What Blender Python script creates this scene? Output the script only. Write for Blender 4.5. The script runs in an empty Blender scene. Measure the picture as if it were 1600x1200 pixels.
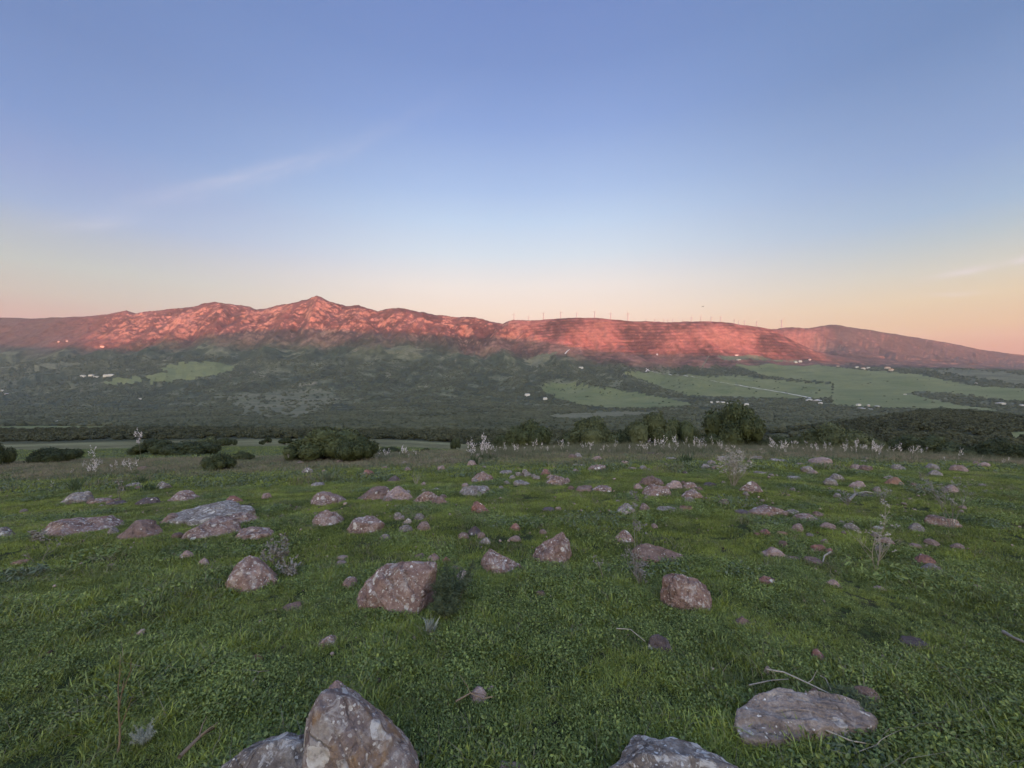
import bpy, math, random
import numpy as np
from mathutils import Vector, Matrix

R = random.Random(7)
NR = np.random.RandomState(11)
scene = bpy.context.scene
F = 620.0           # focal length in pixels of a 1600 px wide frame; camera is level at (0,0,0) looking along +Y
EXPO = 1.0
# ------------------------------------------------------------------ camera, world, sun, exposure
cam_d = bpy.data.cameras.new("camera"); cam = bpy.data.objects.new("camera", cam_d)
scene.collection.objects.link(cam); scene.camera = cam
cam_d.sensor_width = 36.0; cam_d.lens = 36.0 * F / 1600.0
cam_d.clip_start = 0.05; cam_d.clip_end = 40000
cam.location = (0, 0, 0); cam.rotation_euler = (math.radians(90), 0, 0)

SUN_EL = math.radians(1.6)
SUN_AZ = math.radians(22.0)      # sun stands behind the camera, to its right
sun_from = Vector((math.sin(SUN_AZ) * math.cos(SUN_EL), -math.cos(SUN_AZ) * math.cos(SUN_EL), math.sin(SUN_EL)))
sd = bpy.data.lights.new("sun", 'SUN'); sun = bpy.data.objects.new("sun", sd)
scene.collection.objects.link(sun)
sd.energy = 5.0; sd.angle = math.radians(0.5); sd.color = (1.0, 0.19, 0.115)
sun.rotation_euler = sun_from.to_track_quat('Z', 'Y').to_euler()

world = bpy.data.worlds.new("World"); scene.world = world; world.use_nodes = True
wt = world.node_tree; wt.nodes.clear()


class NT:
    """small helper to write node trees"""
    def __init__(s, nt): s.nt = nt
    def n(s, t, **kw):
        nd = s.nt.nodes.new(t)
        for k, v in kw.items():
            if k == 'inp':
                for a, b in v.items():
                    if hasattr(b, 'is_output'): s.nt.links.new(b, nd.inputs[a])
                    else: nd.inputs[a].default_value = b
            else: setattr(nd, k, v)
        return nd
    def math(s, op, a, b=0.0, c=None, clamp=False):
        nd = s.nt.nodes.new('ShaderNodeMath'); nd.operation = op; nd.use_clamp = clamp
        for i, v in enumerate((a, b) if c is None else (a, b, c)):
            if hasattr(v, 'is_output'): s.nt.links.new(v, nd.inputs[i])
            else: nd.inputs[i].default_value = v
        return nd.outputs[0]
    def mix(s, f, a, b, mode='MIX'):
        nd = s.nt.nodes.new('ShaderNodeMix'); nd.data_type = 'RGBA'; nd.blend_type = mode
        for i, v in ((0, f), (6, a), (7, b)):
            if hasattr(v, 'is_output'): s.nt.links.new(v, nd.inputs[i])
            else: nd.inputs[i].default_value = v if i == 0 else (v[0], v[1], v[2], 1)
        return nd.outputs[2]
    def ramp(s, f, stops, interp='LINEAR'):
        nd = s.nt.nodes.new('ShaderNodeValToRGB'); cr = nd.color_ramp; cr.interpolation = interp
        s.nt.links.new(f, nd.inputs[0])
        while len(cr.elements) < len(stops): cr.elements.new(0.5)
        for e, (p, c) in zip(cr.elements, stops):
            e.position = p; e.color = (c[0], c[1], c[2], 1) if not isinstance(c, (int, float)) else (c, c, c, 1)
        return nd.outputs[0]
    def noise(s, vec, scale, detail=4, rough=0.55, dist=0.0, out=0):
        nd = s.n('ShaderNodeTexNoise', inp={'Scale': scale, 'Detail': detail, 'Roughness': rough, 'Distortion': dist})
        if vec is not None: s.nt.links.new(vec, nd.inputs['Vector'])
        return nd.outputs[out]
    def mapr(s, v, a, b, c=0.0, d=1.0):
        nd = s.n('ShaderNodeMapRange', inp={'Value': v, 'From Min': a, 'From Max': b, 'To Min': c, 'To Max': d}); return nd.outputs[0]
    def vmul(s, v, m):
        nd = s.n('ShaderNodeVectorMath', operation='MULTIPLY'); s.nt.links.new(v, nd.inputs[0]); nd.inputs[1].default_value = m; return nd.outputs[0]


def lin(c):
    return tuple(((v / 255.0) / 12.92) if v <= 10 else (((v / 255.0) + 0.055) / 1.055) ** 2.4 for v in c)


W = NT(wt)
tc = W.n('ShaderNodeTexCoord'); dirv = tc.outputs['Generated']
sep = W.n('ShaderNodeSeparateXYZ', inp={0: dirv})
elev = W.math('DIVIDE', W.math('ARCSINE', sep.outputs[2]), math.pi / 2, clamp=True)
# opposite the sun / side left / side right / sunset side, each a ramp over elevation
def sky(st, k=1.0):
    return W.ramp(elev, [(d / 90.0, lin((max(c[0] - k * (7 if d > 14 else 0), 0), c[1] - k * (1 if d > 14 else -1), min(c[2] + k * (0 if d > 14 else -5), 255)))) for d, c in st], 'LINEAR')
front = sky([(2, (236, 176, 158)), (7, (248, 208, 188)), (10, (250, 226, 212)), (13.6, (243, 232, 230)), (17.9, (222, 228, 238)), (22, (200, 216, 241)), (25.8, (178, 198, 236)), (32.8, (146, 169, 221)), (38.9, (127, 150, 205)), (46, (116, 138, 196)), (90, (92, 114, 170))])
left = sky([(2, (196, 150, 152)), (6.2, (206, 170, 164)), (8.4, (200, 190, 184)), (11.2, (190, 196, 198)), (13.9, (174, 186, 206)), (16.5, (161, 178, 214)), (19.6, (148, 165, 210)), (24, (127, 152, 204)), (31, (114, 138, 190)), (90, (92, 114, 170))])
right = sky([(1, (214, 146, 128)), (3.4, (220, 157, 132)), (5.6, (227, 190, 154)), (8.4, (225, 206, 178)), (11.2, (206, 206, 200)), (13.9, (180, 196, 210)), (16.5, (165, 187, 214)), (21.5, (142, 166, 209)), (31, (112, 139, 187)), (90, (92, 114, 170))])
sunset = sky([(0, (255, 190, 110)), (6, (255, 212, 146)), (14, (252, 222, 172)), (24, (226, 212, 190)), (40, (160, 172, 196)), (60, (112, 136, 186)), (90, (92, 114, 170))])
sunset = W.n('ShaderNodeVectorMath', operation='SCALE', inp={0: sunset, 'Scale': 5.0}).outputs[0]
az = W.math('ARCTAN2', sep.outputs[0], sep.outputs[1])          # 0 straight ahead, + to the right
def ss(v, a, b):
    return W.n('ShaderNodeMapRange', interpolation_type='SMOOTHSTEP', inp={'Value': v, 'From Min': math.radians(a), 'From Max': math.radians(b)}).outputs[0]
c1 = W.mix(ss(az, -6, -56), front, left)
c2 = W.mix(ss(az, 8, 54), c1, right)
c3 = W.mix(ss(W.math('ABSOLUTE', az), 70, 150), c2, sunset)
# thin cirrus: one long streak on the left, two short ones on the right
wv = W.n('ShaderNodeCombineXYZ', inp={0: az, 1: W.math('MULTIPLY', elev, math.pi / 2), 2: 0.0}).outputs[0]
def streak(a0, e0, ang, length, width, amp, seed):
    v = W.n('ShaderNodeVectorMath', operation='SUBTRACT', inp={0: wv, 1: (math.radians(a0), math.radians(e0), 0)}).outputs[0]
    r = W.n('ShaderNodeVectorRotate', rotation_type='Z_AXIS', inp={'Vector': v, 'Angle': math.radians(-ang)}).outputs[0]
    s = W.n('ShaderNodeSeparateXYZ', inp={0: r})
    wob = W.math('MULTIPLY', W.math('SUBTRACT', W.noise(W.vmul(r, (9, 3, 1)), 1.0, 3), 0.5), math.radians(width) * 2.2)
    y = W.math('DIVIDE', W.math('ADD', s.outputs[1], wob), math.radians(width))
    x = W.math('DIVIDE', s.outputs[0], math.radians(length))
    g = W.math('EXPONENT', W.math('MULTIPLY', W.math('ADD', W.math('MULTIPLY', x, x), W.math('MULTIPLY', y, y)), -1.0))
    n = W.mapr(W.noise(W.vmul(r, (14, 70, 1)), 1.0, 5, 0.6), 0.3, 0.7, 0.35, 1.0)
    return W.math('MULTIPLY', W.math('MULTIPLY', g, n), amp)
cl = W.math('ADD', streak(-35.0, 23.2, 27, 7, 0.5, 0.18, 1), streak(-46.2, 15.6, 22, 3.0, 0.5, 0.22, 2))
cl = W.math('ADD', cl, streak(-32, 24.0, 27, 17, 0.9, 0.15, 2))
cl = W.math('ADD', cl, streak(48.8, 10.6, 4, 1.9, 0.30, 0.6, 3))
cl = W.math('ADD', cl, streak(52.3, 10.9, 4, 0.9, 0.3, 0.6, 4))
cl = W.math('ADD', cl, streak(48.2, 8.6, -6, 1.8, 0.22, 0.3, 5), clamp=True)
c4 = W.mix(cl, c3, lin((236, 228, 236)))
nish = W.n('ShaderNodeTexSky', sky_type='NISHITA', sun_disc=False, sun_elevation=SUN_EL, sun_rotation=math.pi - SUN_AZ)
bg1 = W.n('ShaderNodeBackground', inp={'Color': c4, 'Strength': 0.98 * 2 ** -EXPO})
bg2 = W.n('ShaderNodeBackground', inp={'Color': nish.outputs[0], 'Strength': 0.006})
add = W.n('ShaderNodeAddShader', inp={0: bg1.outputs[0], 1: bg2.outputs[0]})
W.n('ShaderNodeOutputWorld', inp={'Surface': add.outputs[0]})

scene.view_settings.view_transform = 'Standard'; scene.view_settings.look = 'None'
scene.view_settings.exposure = EXPO; scene.view_settings.gamma = 1.0; scene.view_settings.use_curve_mapping = False
scene.render.engine = 'CYCLES'
cy = scene.cycles
cy.max_bounces = 5; cy.diffuse_bounces = 3; cy.glossy_bounces = 2; cy.transmission_bounces = 3; cy.volume_bounces = 0; cy.transparent_max_bounces = 6
cy.use_denoising = True
cy.sample_clamp_indirect = 6.0

# ------------------------------------------------------------------ numpy noise
_perm = NR.permutation(512); _perm = np.concatenate([_perm, _perm, _perm])
_g3 = NR.normal(size=(512, 3)); _g3 /= np.linalg.norm(_g3, axis=1)[:, None]


def pn3(x, y, z):
    x, y, z = np.broadcast_arrays(np.asarray(x, float), np.asarray(y, float), np.asarray(z, float))
    xi = np.floor(x).astype(int); yi = np.floor(y).astype(int); zi = np.floor(z).astype(int)
    xf = x - xi; yf = y - yi; zf = z - zi
    u = xf * xf * xf * (xf * (xf * 6 - 15) + 10); v = yf * yf * yf * (yf * (yf * 6 - 15) + 10); w = zf * zf * zf * (zf * (zf * 6 - 15) + 10)
    out = 0
    for dx in (0, 1):
        for dy in (0, 1):
            for dz in (0, 1):
                h = _perm[(_perm[(_perm[(xi + dx) & 511] + yi + dy) & 511] + zi + dz) & 511]
                g = _g3[h]
                d = g[..., 0] * (xf - dx) + g[..., 1] * (yf - dy) + g[..., 2] * (zf - dz)
                out = out + d * (u if dx else 1 - u) * (v if dy else 1 - v) * (w if dz else 1 - w)
    return out * 1.5


_g2a = NR.rand(512) * 2 * math.pi; _g2 = np.stack([np.cos(_g2a), np.sin(_g2a)], 1)


def pn(x, y):
    xi = np.floor(x).astype(int); yi = np.floor(y).astype(int); xf = x - xi; yf = y - yi
    u = xf * xf * xf * (xf * (xf * 6 - 15) + 10); v = yf * yf * yf * (yf * (yf * 6 - 15) + 10)
    out = 0
    for dx in (0, 1):
        for dy in (0, 1):
            g = _g2[_perm[(_perm[(xi + dx) & 511] + yi + dy) & 511]]
            out = out + (g[..., 0] * (xf - dx) + g[..., 1] * (yf - dy)) * (u if dx else 1 - u) * (v if dy else 1 - v)
    return out * 1.4


def fbm(x, y, o=4, s=0.0, gain=0.5):
    t = 0; a = 1.0; n = 0
    for i in range(o):
        t = t + a * pn(x * 2 ** i + s + 17.3 * i, y * 2 ** i + s * 1.7 + 9.1 * i); n += a; a *= gain
    return t / n


def ridged(x, y, o=5, s=0.0, gain=0.5):
    t = 0; a = 1.0; n = 0
    for i in range(o):
        t = t + a * (1 - np.abs(pn(x * 2 ** i + s + 13.7 * i, y * 2 ** i + s + 5.3 * i)) * 2.2); n += a; a *= gain
    return t / n


def sstep(a, b, x):
    t = np.clip((x - a) / (b - a), 0, 1); return t * t * (3 - 2 * t)


# ------------------------------------------------------------------ terrain heights
_cpx = np.array([-900, -400, 0, 200, 400, 600, 800, 1000, 1200, 1400, 1600, 2000, 2600.])
_cpy = np.array([770, 745, 729, 726, 722, 716, 708, 703, 704, 713, 728, 752, 780.])
_dx = (_cpx - 800) / F * 25.0
_dz = -(_cpy - 600) / F * 25.0 + 1.6 + 0.11 * 25


def z_near(x, y):
    D = np.interp(x, _dx, _dz)
    # smooth the piecewise-linear profile
    D = (D + np.interp(x - 2.5, _dx, _dz) + np.interp(x + 2.5, _dx, _dz)) / 3
    D = D - ((_dzc + _dzl + _dzr) / 3)
    w = sstep(2, 16, np.hypot(x, y))
    z = -1.6 - 0.11 * y + D * w
    z = z + 0.10 * fbm(x / 6.0, y / 6.0, 3, 3.1) * sstep(1.0, 6, np.hypot(x, y)) + 0.035 * fbm(x / 0.9, y / 0.9, 2, 8.2)
    return z


_dzc = np.interp(0, _dx, _dz); _dzl = np.interp(-2.5, _dx, _dz); _dzr = np.interp(2.5, _dx, _dz)

PX = np.array([-1700, -400, 0, 200, 400, 600, 800, 1000, 1200, 1300, 1440, 1520, 1600, 2000, 3300.])
KN = [  # depth, picture row of the ground at that depth for each column of PX
    (45, [745, 732, 725, 719, 717, 715, 713, 712, 712, 715, 719, 724, 730, 745, 760]),
    (62, [740, 722, 717, 712, 710, 711, 715, 716, 716, 718, 722, 727, 733, 745, 760]),
    (150, [715, 702, 699, 696, 692, 692, 703, 708, 708, 709, 711, 712, 713, 720, 730]),
    (260, [700, 690, 688, 685, 683, 684, 693, 697, 697, 690, 682, 684, 690, 700, 710]),
    (500, [680, 674, 672, 673, 673, 675, 678, 680, 676, 664, 645, 644, 655, 672, 680]),
    (900, [664, 662, 660, 660, 660, 661, 661, 661, 660, 659, 659, 660, 661, 665, 668]),
    (1300, [656, 654, 652, 652, 651, 651, 650, 650, 648, 646, 644, 643, 643, 650, 655]),
    (1900, [642, 640, 636, 634, 632, 630, 630, 628, 625, 621, 617, 615, 612, 620, 640]),
    (2500, [625, 618, 610, 605, 602, 600, 600, 600, 598, 594, 588, 586, 584, 600, 625]),
    (3000, [600, 590, 575, 570, 572, 575, 578, 581, 578, 578, 577, 578, 580, 592, 610]),
    (3400, [580, 565, 548, 545, 543, 546, 552, 560, 565, 568, 572, 575, 578, 588, 602]),
]
ridge = [(-1700, 560), (-600, 505), (0, 496), (60, 497), (130, 496), (160, 493), (184, 489), (197, 486), (212, 491), (250, 487), (290, 481), (320, 475), (335, 472), (365, 475), (385, 479), (400, 484),
         (425, 479), (440, 475), (462, 473), (480, 469), (488, 465), (495, 463), (503, 466), (515, 471), (540, 477), (560, 476), (575, 482), (590, 487), (605, 484), (625, 482), (645, 487), (665, 488),
         (685, 492), (700, 494), (720, 495), (740, 495), (765, 501), (785, 505), (800, 501), (850, 499), (880, 497), (920, 496), (960, 499), (1000, 502), (1050, 503), (1100, 502), (1130, 503),
         (1160, 507), (1185, 510), (1205, 515), (1225, 524), (1245, 534), (1270, 545), (1290, 553), (1340, 562), (1450, 569), (1600, 576), (2000, 588), (3300, 598)]
back = [(-1700, 575), (0, 530), (800, 530), (1100, 512), (1190, 512), (1205, 511), (1240, 511), (1262, 512), (1285, 508), (1300, 507), (1320, 509), (1350, 514), (1380, 519), (1400, 521), (1430, 527), (1470, 534), (1500, 539), (1530, 545), (1560, 550), (1600, 555), (1700, 564), (2000, 575), (3300, 595)]
rx, ry = np.array(ridge, float).T; bx, by = np.array(back, float).T

NCF = 1120
u_in = np.linspace(-1.72, 1.72, NCF)
u_out = 1.72 + (np.linspace(0, 1, 41)[1:] ** 1.4) * 2.2
US = np.concatenate([-u_out[::-1], u_in, u_out])
YS = np.concatenate([27.5 * (3300 / 27.5) ** np.linspace(0, 1, 250)[:-1], np.linspace(3300, 4400, 141)[:-1], 4400 * (8400 / 4400.) ** np.linspace(0, 1, 60)])
NU, NY = len(US), len(YS)
PXC = 800 + F * US
WBL = np.linspace(-1, 1, 5)


def sm(px, a, b, k=18):     # interpolate along the picture and round off the corners
    return sum(np.interp(px + k * o, a, b) for o in (-1, -.5, 0, .5, 1)) / 5


cols = []
kY = [27.5] + [k[0] for k in KN]
zk = [z_near(US * 27.5, np.full(NU, 27.5))]
for Yk, pys in KN:
    zk.append((600 - sm(PXC, PX, np.array(pys, float), 45)) * Yk / F)
kY = [np.full(NU, k, float) for k in kY]
Yr = np.interp(PXC, [-1700, 300, 700, 850, 1150, 1290, 3300], [4300, 4350, 4250, 4020, 3960, 3860, 3860])
pyr = np.interp(PXC, rx, ry)
kY.append(Yr); zk.append((600 - pyr) * Yr / F)
zr = zk[-1]
Yb = np.full(NU, 5300.0); pyb = np.interp(PXC, bx, by)
zb = (600 - pyb) * Yb / F
_w = sstep(1225, 1340, PXC); zs = (np.minimum(zr, zb) - 70) * (1 - _w) + (zr + 0.35 * (zb - zr)) * _w
kY.append(np.full(NU, 4620.0)); zk.append(zs)
kY.append(Yb); zk.append(zb)
kY.append(np.full(NU, 6600.0)); zk.append(zb * 0.6)
kY.append(np.full(NU, 8600.0)); zk.append(zb * 0.2)
KY = np.array(kY); ZK = np.array(zk)
# monotone cubic interpolation along depth, vectorised over columns
h = np.diff(KY, axis=0); dlt = np.diff(ZK, axis=0) / h
m = np.zeros_like(ZK)
same = dlt[1:] * dlt[:-1] > 0
m[1:-1] = np.where(same, 2 * dlt[1:] * dlt[:-1] / np.where(same, dlt[1:] + dlt[:-1], 1), 0)
m[0] = dlt[0]; m[-1] = dlt[-1]
Z = np.zeros((NY, NU))
for j, Yv in enumerate(YS):
    k = np.clip((KY <= Yv).sum(axis=0) - 1, 0, len(KY) - 2); c = np.arange(NU)
    hh = h[k, c]; t = np.clip((Yv - KY[k, c]) / hh, 0, 1)
    Z[j] = (2 * t ** 3 - 3 * t ** 2 + 1) * ZK[k, c] + (t ** 3 - 2 * t ** 2 + t) * hh * m[k, c] + (-2 * t ** 3 + 3 * t ** 2) * ZK[k + 1, c] + (t ** 3 - t ** 2) * hh * m[k + 1, c]
YG, UG = np.meshgrid(YS, US, indexing='ij'); XG = UG * YG
PXG = 800 + F * UG
Z0 = Z.copy()
# undulation of the valley and the lower slopes
Z += fbm(XG / 25, YG / 25, 3, 2.2) * 0.35 * sstep(30, 70, YG)
Z += fbm(XG / 120, YG / 120, 3, 5.2) * 3.0 * sstep(200, 700, YG)
Z += (ridged(XG / 420, YG / 700, 4, 1.1) - 0.55) * 60 * sstep(1500, 2600, YG) * (1 - sstep(3300, 3600, YG)) * (0.4 + 0.6 * (PXG < 1150))
dist_r = np.abs(YG - Yr[None, :])
near_r = 1 - sstep(0, 420, dist_r)
near_r = np.maximum(near_r, (1 - sstep(0, 380, np.abs(YG - 5300))) * sstep(1190, 1260, PXG))
mw = sstep(3050, 3600, YG)
ang = np.arange(1)
rocky = (1 - sstep(760, 880, PXG)) * sstep(100, 200, PXG)
layer = sstep(770, 840, PXG) * (1 - sstep(1270, 1330, PXG))
warpx = XG + 160 * fbm(XG / 600, YG / 600, 2, 4.4)
spur = ridged(warpx / 520 + YG / 2600., YG / 1500, 3, 7.7)
fine = ridged(XG / 150, YG / 190, 5, 3.3, 0.62)
crag = np.maximum(0, fbm(XG / 95, YG / 95, 5, 6.1, 0.6)) ** 1.3
amp = mw * (1 - 0.85 * near_r)
Z += (spur - 0.75) * (120 * rocky + 72 * layer + 60 * (1 - rocky - layer)) * amp
Z += (fine - 0.6) * (34 * rocky + 10 * layer + 14 * (1 - rocky - layer)) * mw * (1 - 0.8 * near_r)
Z += crag * (30 * rocky + 6 * layer + 10 * (1 - rocky - layer) * (YG < 4900)) * mw * (1 - 0.65 * near_r)
Z += fbm(XG / 40, YG / 40, 3, 9.9) * 7 * mw * (0.4 + rocky)
# bedding ledges of the layered massif
ph = (Z - 0.02 * XG + 0.000022 * (XG - 1500) ** 2 + 34 * fbm(XG / 1000, YG / 500, 3, 2.7)) / 32.0
saw = ph - np.floor(ph)
Z += layer * mw * (1 - 0.6 * near_r) * (np.where(saw < 0.72, -saw * 8, -0.72 * 8 + (saw - 0.72) / 0.28 * 0.72 * 8)) * (0.5 + 0.9 * (fbm(XG / 300, YG / 300, 2, 1.2) + 0.5))
ph2 = (Z + 0.05 * XG) / 42.0; saw2 = ph2 - np.floor(ph2)
Z += (1 - layer) * (1 - rocky) * mw * (PXG > 1200) * np.where(saw2 < 0.7, -saw2 * 12, -8.4 + (saw2 - 0.7) / 0.3 * 8.4) * (1 - near_r)
ROWPY = 600 - F * Z / YG                                   # picture row of every grid point
logY = np.log(YS)


def height(x, y):
    x = np.asarray(x, float); y = np.asarray(y, float)
    zn = z_near(x, y)
    yy = np.maximum(y, 27.5)
    fj = np.interp(yy, YS, np.arange(NY)); fi = np.interp(x / yy, US, np.arange(NU))
    j = np.minimum(fj.astype(int), NY - 2); i = np.minimum(fi.astype(int), NU - 2); a = fj - j; b = fi - i
    zf = (Z[j, i] * (1 - a) + Z[j + 1, i] * a) * (1 - b) + (Z[j, i + 1] * (1 - a) + Z[j + 1, i + 1] * a) * b
    return np.where(y < 27.5, zn, zf)


_yy = np.concatenate([np.geomspace(0.8, 27.4, 900), YS])


def ground(px, py, ymin=0.0, ymax=1e9):
    """the point of the ground seen at a place of the photograph"""
    u = (px - 800) / F
    zz = height(u * _yy, _yy)
    row = 600 - F * zz / _yy
    ok = np.nonzero((row <= py) & (_yy >= ymin) & (_yy <= ymax))[0]
    if len(ok) == 0: Yv = min(max(ymin, 26.0), ymax)
    else:
        k = ok[0]
        if k > 0 and row[k - 1] > py and _yy[k - 1] >= ymin: Yv = _yy[k - 1] + (_yy[k] - _yy[k - 1]) * (row[k - 1] - py) / (row[k - 1] - row[k])
        else: Yv = _yy[k]
    return u * Yv, Yv, float(height(u * Yv, Yv))


# ------------------------------------------------------------------ scene helpers
COL = scene.collection


def mesh_np(name, v, faces, mat=None, smooth=False):
    me = bpy.data.meshes.new(name)
    v = np.asarray(v, dtype=np.float32); faces = np.asarray(faces, dtype=np.int32)
    n, k = faces.shape
    me.vertices.add(len(v)); me.vertices.foreach_set('co', v.ravel())
    me.loops.add(n * k); me.loops.foreach_set('vertex_index', faces.ravel())
    me.polygons.add(n); me.polygons.foreach_set('loop_start', np.arange(0, n * k, k, dtype=np.int32))
    me.update(calc_edges=True)
    if smooth: me.polygons.foreach_set('use_smooth', np.ones(n, dtype=bool))
    if mat: me.materials.append(mat)
    return me


def mixed(name, v, f, mat=None, smooth=False):
    me = bpy.data.meshes.new(name); me.from_pydata([tuple(p) for p in v], [], [tuple(q) for q in f]); me.update()
    if smooth:
        for p in me.polygons: p.use_smooth = True
    if mat: me.materials.append(mat)
    return me


def put(name, me, parent=None, loc=None, **props):
    o = bpy.data.objects.new(name, me); COL.objects.link(o)
    if parent is not None: o.parent = parent
    if loc is not None: o.location = loc
    for k, v in props.items(): o[k] = v
    return o


def empty(name, loc, label, cat, group=None, rz=0.0):
    o = bpy.data.objects.new(name, None); COL.objects.link(o); o.location = loc; o.rotation_euler = (0, 0, rz)
    o.empty_display_size = 0.1
    o['label'] = label; o['category'] = cat
    if group: o['group'] = group
    return o


def copy_tree(src, loc, rz=0.0, scale=None, label=None, group=None):
    r = src.copy(); COL.objects.link(r); r.location = loc; r.rotation_euler = (0, 0, rz)
    if scale is not None: r.scale = scale
    if label: r['label'] = label
    if group: r['group'] = group
    for ch in list(src.children):
        c = ch.copy(); COL.objects.link(c); c.parent = r
        for g in list(ch.children):
            d = g.copy(); COL.objects.link(d); d.parent = c
    return r


def new_mat(name):
    mt = bpy.data.materials.new(name); mt.use_nodes = True; mt.node_tree.nodes.clear(); return mt, NT(mt.node_tree)


def finish(N, color, rough=0.85, bump=None, bstr=0.3, bdist=0.02, spec=0.3, trans=0.0):
    b = N.n('ShaderNodeBsdfPrincipled', inp={'Roughness': rough, 'Specular IOR Level': spec})
    if hasattr(color, 'is_output'): N.nt.links.new(color, b.inputs['Base Color'])
    else: b.inputs['Base Color'].default_value = (*color, 1)
    if bump is not None:
        bp = N.n('ShaderNodeBump', inp={'Strength': bstr, 'Distance': bdist, 'Height': bump}); N.nt.links.new(bp.outputs[0], b.inputs['Normal'])
    o = b.outputs[0]
    if trans > 0:
        t = N.n('ShaderNodeBsdfTranslucent')
        if hasattr(color, 'is_output'): N.nt.links.new(color, t.inputs['Color'])
        else: t.inputs['Color'].default_value = (*color, 1)
        o = N.n('ShaderNodeMixShader', inp={0: trans, 1: o, 2: t.outputs[0]}).outputs[0]
    N.n('ShaderNodeOutputMaterial', inp={'Surface': o})


def flat_mat(name, c, rough=0.8, spec=0.3, trans=0.0, var=0.15):
    mt, N = new_mat(name)
    oi = N.n('ShaderNodeObjectInfo')
    k = N.mapr(oi.outputs['Random'], 0, 1, 1 - var, 1 + var)
    cc = N.n('ShaderNodeVectorMath', operation='SCALE', inp={0: (c[0], c[1], c[2])}); N.nt.links.new(k, cc.inputs['Scale'])
    g = N.n('ShaderNodeNewGeometry')
    nz = N.mapr(N.noise(g.outputs['Position'], 6.0, 3), 0.3, 0.7, 0.8, 1.2)
    c2 = N.n('ShaderNodeVectorMath', operation='SCALE', inp={0: cc.outputs[0]}); N.nt.links.new(nz, c2.inputs['Scale'])
    finish(N, c2.outputs[0], rough, spec=spec, trans=trans)
    return mt

# ------------------------------------------------------------------ terrain materials
def terrain_mat():
    mt, N = new_mat("hillside_ground")
    at = N.n('ShaderNodeAttribute', attribute_name='cover')
    g = N.n('ShaderNodeNewGeometry'); P = g.outputs['Position']
    n1 = N.noise(P, 0.02, 6, 0.65); n2 = N.noise(P, 0.0035, 5, 0.6); n3 = N.noise(P, 0.25, 4, 0.7)
    k = N.math('MULTIPLY', N.math('MULTIPLY', N.mapr(n1, 0.3, 0.7, 0.62, 1.38), N.mapr(n2, 0.3, 0.7, 0.82, 1.18)), N.mapr(n3, 0.3, 0.7, 0.7, 1.3))
    s = N.n('ShaderNodeVectorMath', operation='SCALE', inp={0: at.outputs['Color']}); N.nt.links.new(k, s.inputs['Scale'])
    finish(N, s.outputs[0], 0.95, bump=N.math('ADD', N.noise(P, 0.06, 6, 0.7), N.math('MULTIPLY', N.noise(P, 0.6, 3), 0.2)), bstr=0.9, bdist=9.0, spec=0.1)
    return mt


def field_mat(name, a, b):
    mt, N = new_mat(name)
    g = N.n('ShaderNodeNewGeometry'); P = g.outputs['Position']
    f = N.math('ADD', N.math('MULTIPLY', N.noise(P, 0.006, 5, 0.6), 0.6), N.math('MULTIPLY', N.noise(P, 0.09, 5, 0.7), 0.4))
    c = N.ramp(f, [(0.36, a), (0.5, tuple((x + y) / 2 for x, y in zip(a, b))), (0.64, b)])
    st = N.noise(N.vmul(P, (0.004, 0.05, 0.02)), 1.0, 3)
    c = N.mix(N.mapr(st, 0.45, 0.7, 0, 0.35), c, tuple(x * 0.7 for x in a))
    finish(N, c, 0.95, bump=N.noise(P, 0.3, 4), bstr=0.4, bdist=1.0, spec=0.1)
    return mt


M_TERR = terrain_mat()
M_FIELD = field_mat("meadow_green", (0.088, 0.110, 0.048), (0.165, 0.172, 0.080))
M_FIELD_DULL = field_mat("meadow_dull", (0.060, 0.068, 0.040), (0.180, 0.170, 0.110))
M_ROAD = flat_mat("pale_track_dust", (0.62, 0.58, 0.54), var=0.0)
M_ASPH = flat_mat("grey_road", (0.30, 0.30, 0.30), var=0.0)


def turf_soil():
    mt, N = new_mat("turf_soil")
    g = N.n('ShaderNodeNewGeometry'); P = g.outputs['Position']
    a = N.noise(P, 1.1, 6, 0.6); b = N.noise(P, 14.0, 5, 0.7); d = N.noise(P, 60.0, 3, 0.7)
    c = N.ramp(b, [(0.34, (0.014, 0.014, 0.008)), (0.5, (0.026, 0.036, 0.012)), (0.68, (0.050, 0.070, 0.022))])
    c = N.mix(N.mapr(a, 0.56, 0.68), c, (0.052, 0.038, 0.027))
    c = N.mix(N.mapr(d, 0.62, 0.72, 0, 0.5), c, (0.16, 0.15, 0.10))
    # drier, paler turf towards the brow
    y = N.n('ShaderNodeSeparateXYZ', inp={0: P}).outputs[1]
    dry = N.math('MULTIPLY', N.mapr(y, 12, 22), N.mapr(N.noise(P, 0.35, 4), 0.35, 0.62))
    c = N.mix(dry, c, (0.105, 0.115, 0.072))
    finish(N, c, 0.95, bump=N.math('ADD', b, N.math('MULTIPLY', d, 0.4)), bstr=0.7, bdist=0.03, spec=0.1)
    return mt


M_SOIL = turf_soil()

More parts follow.
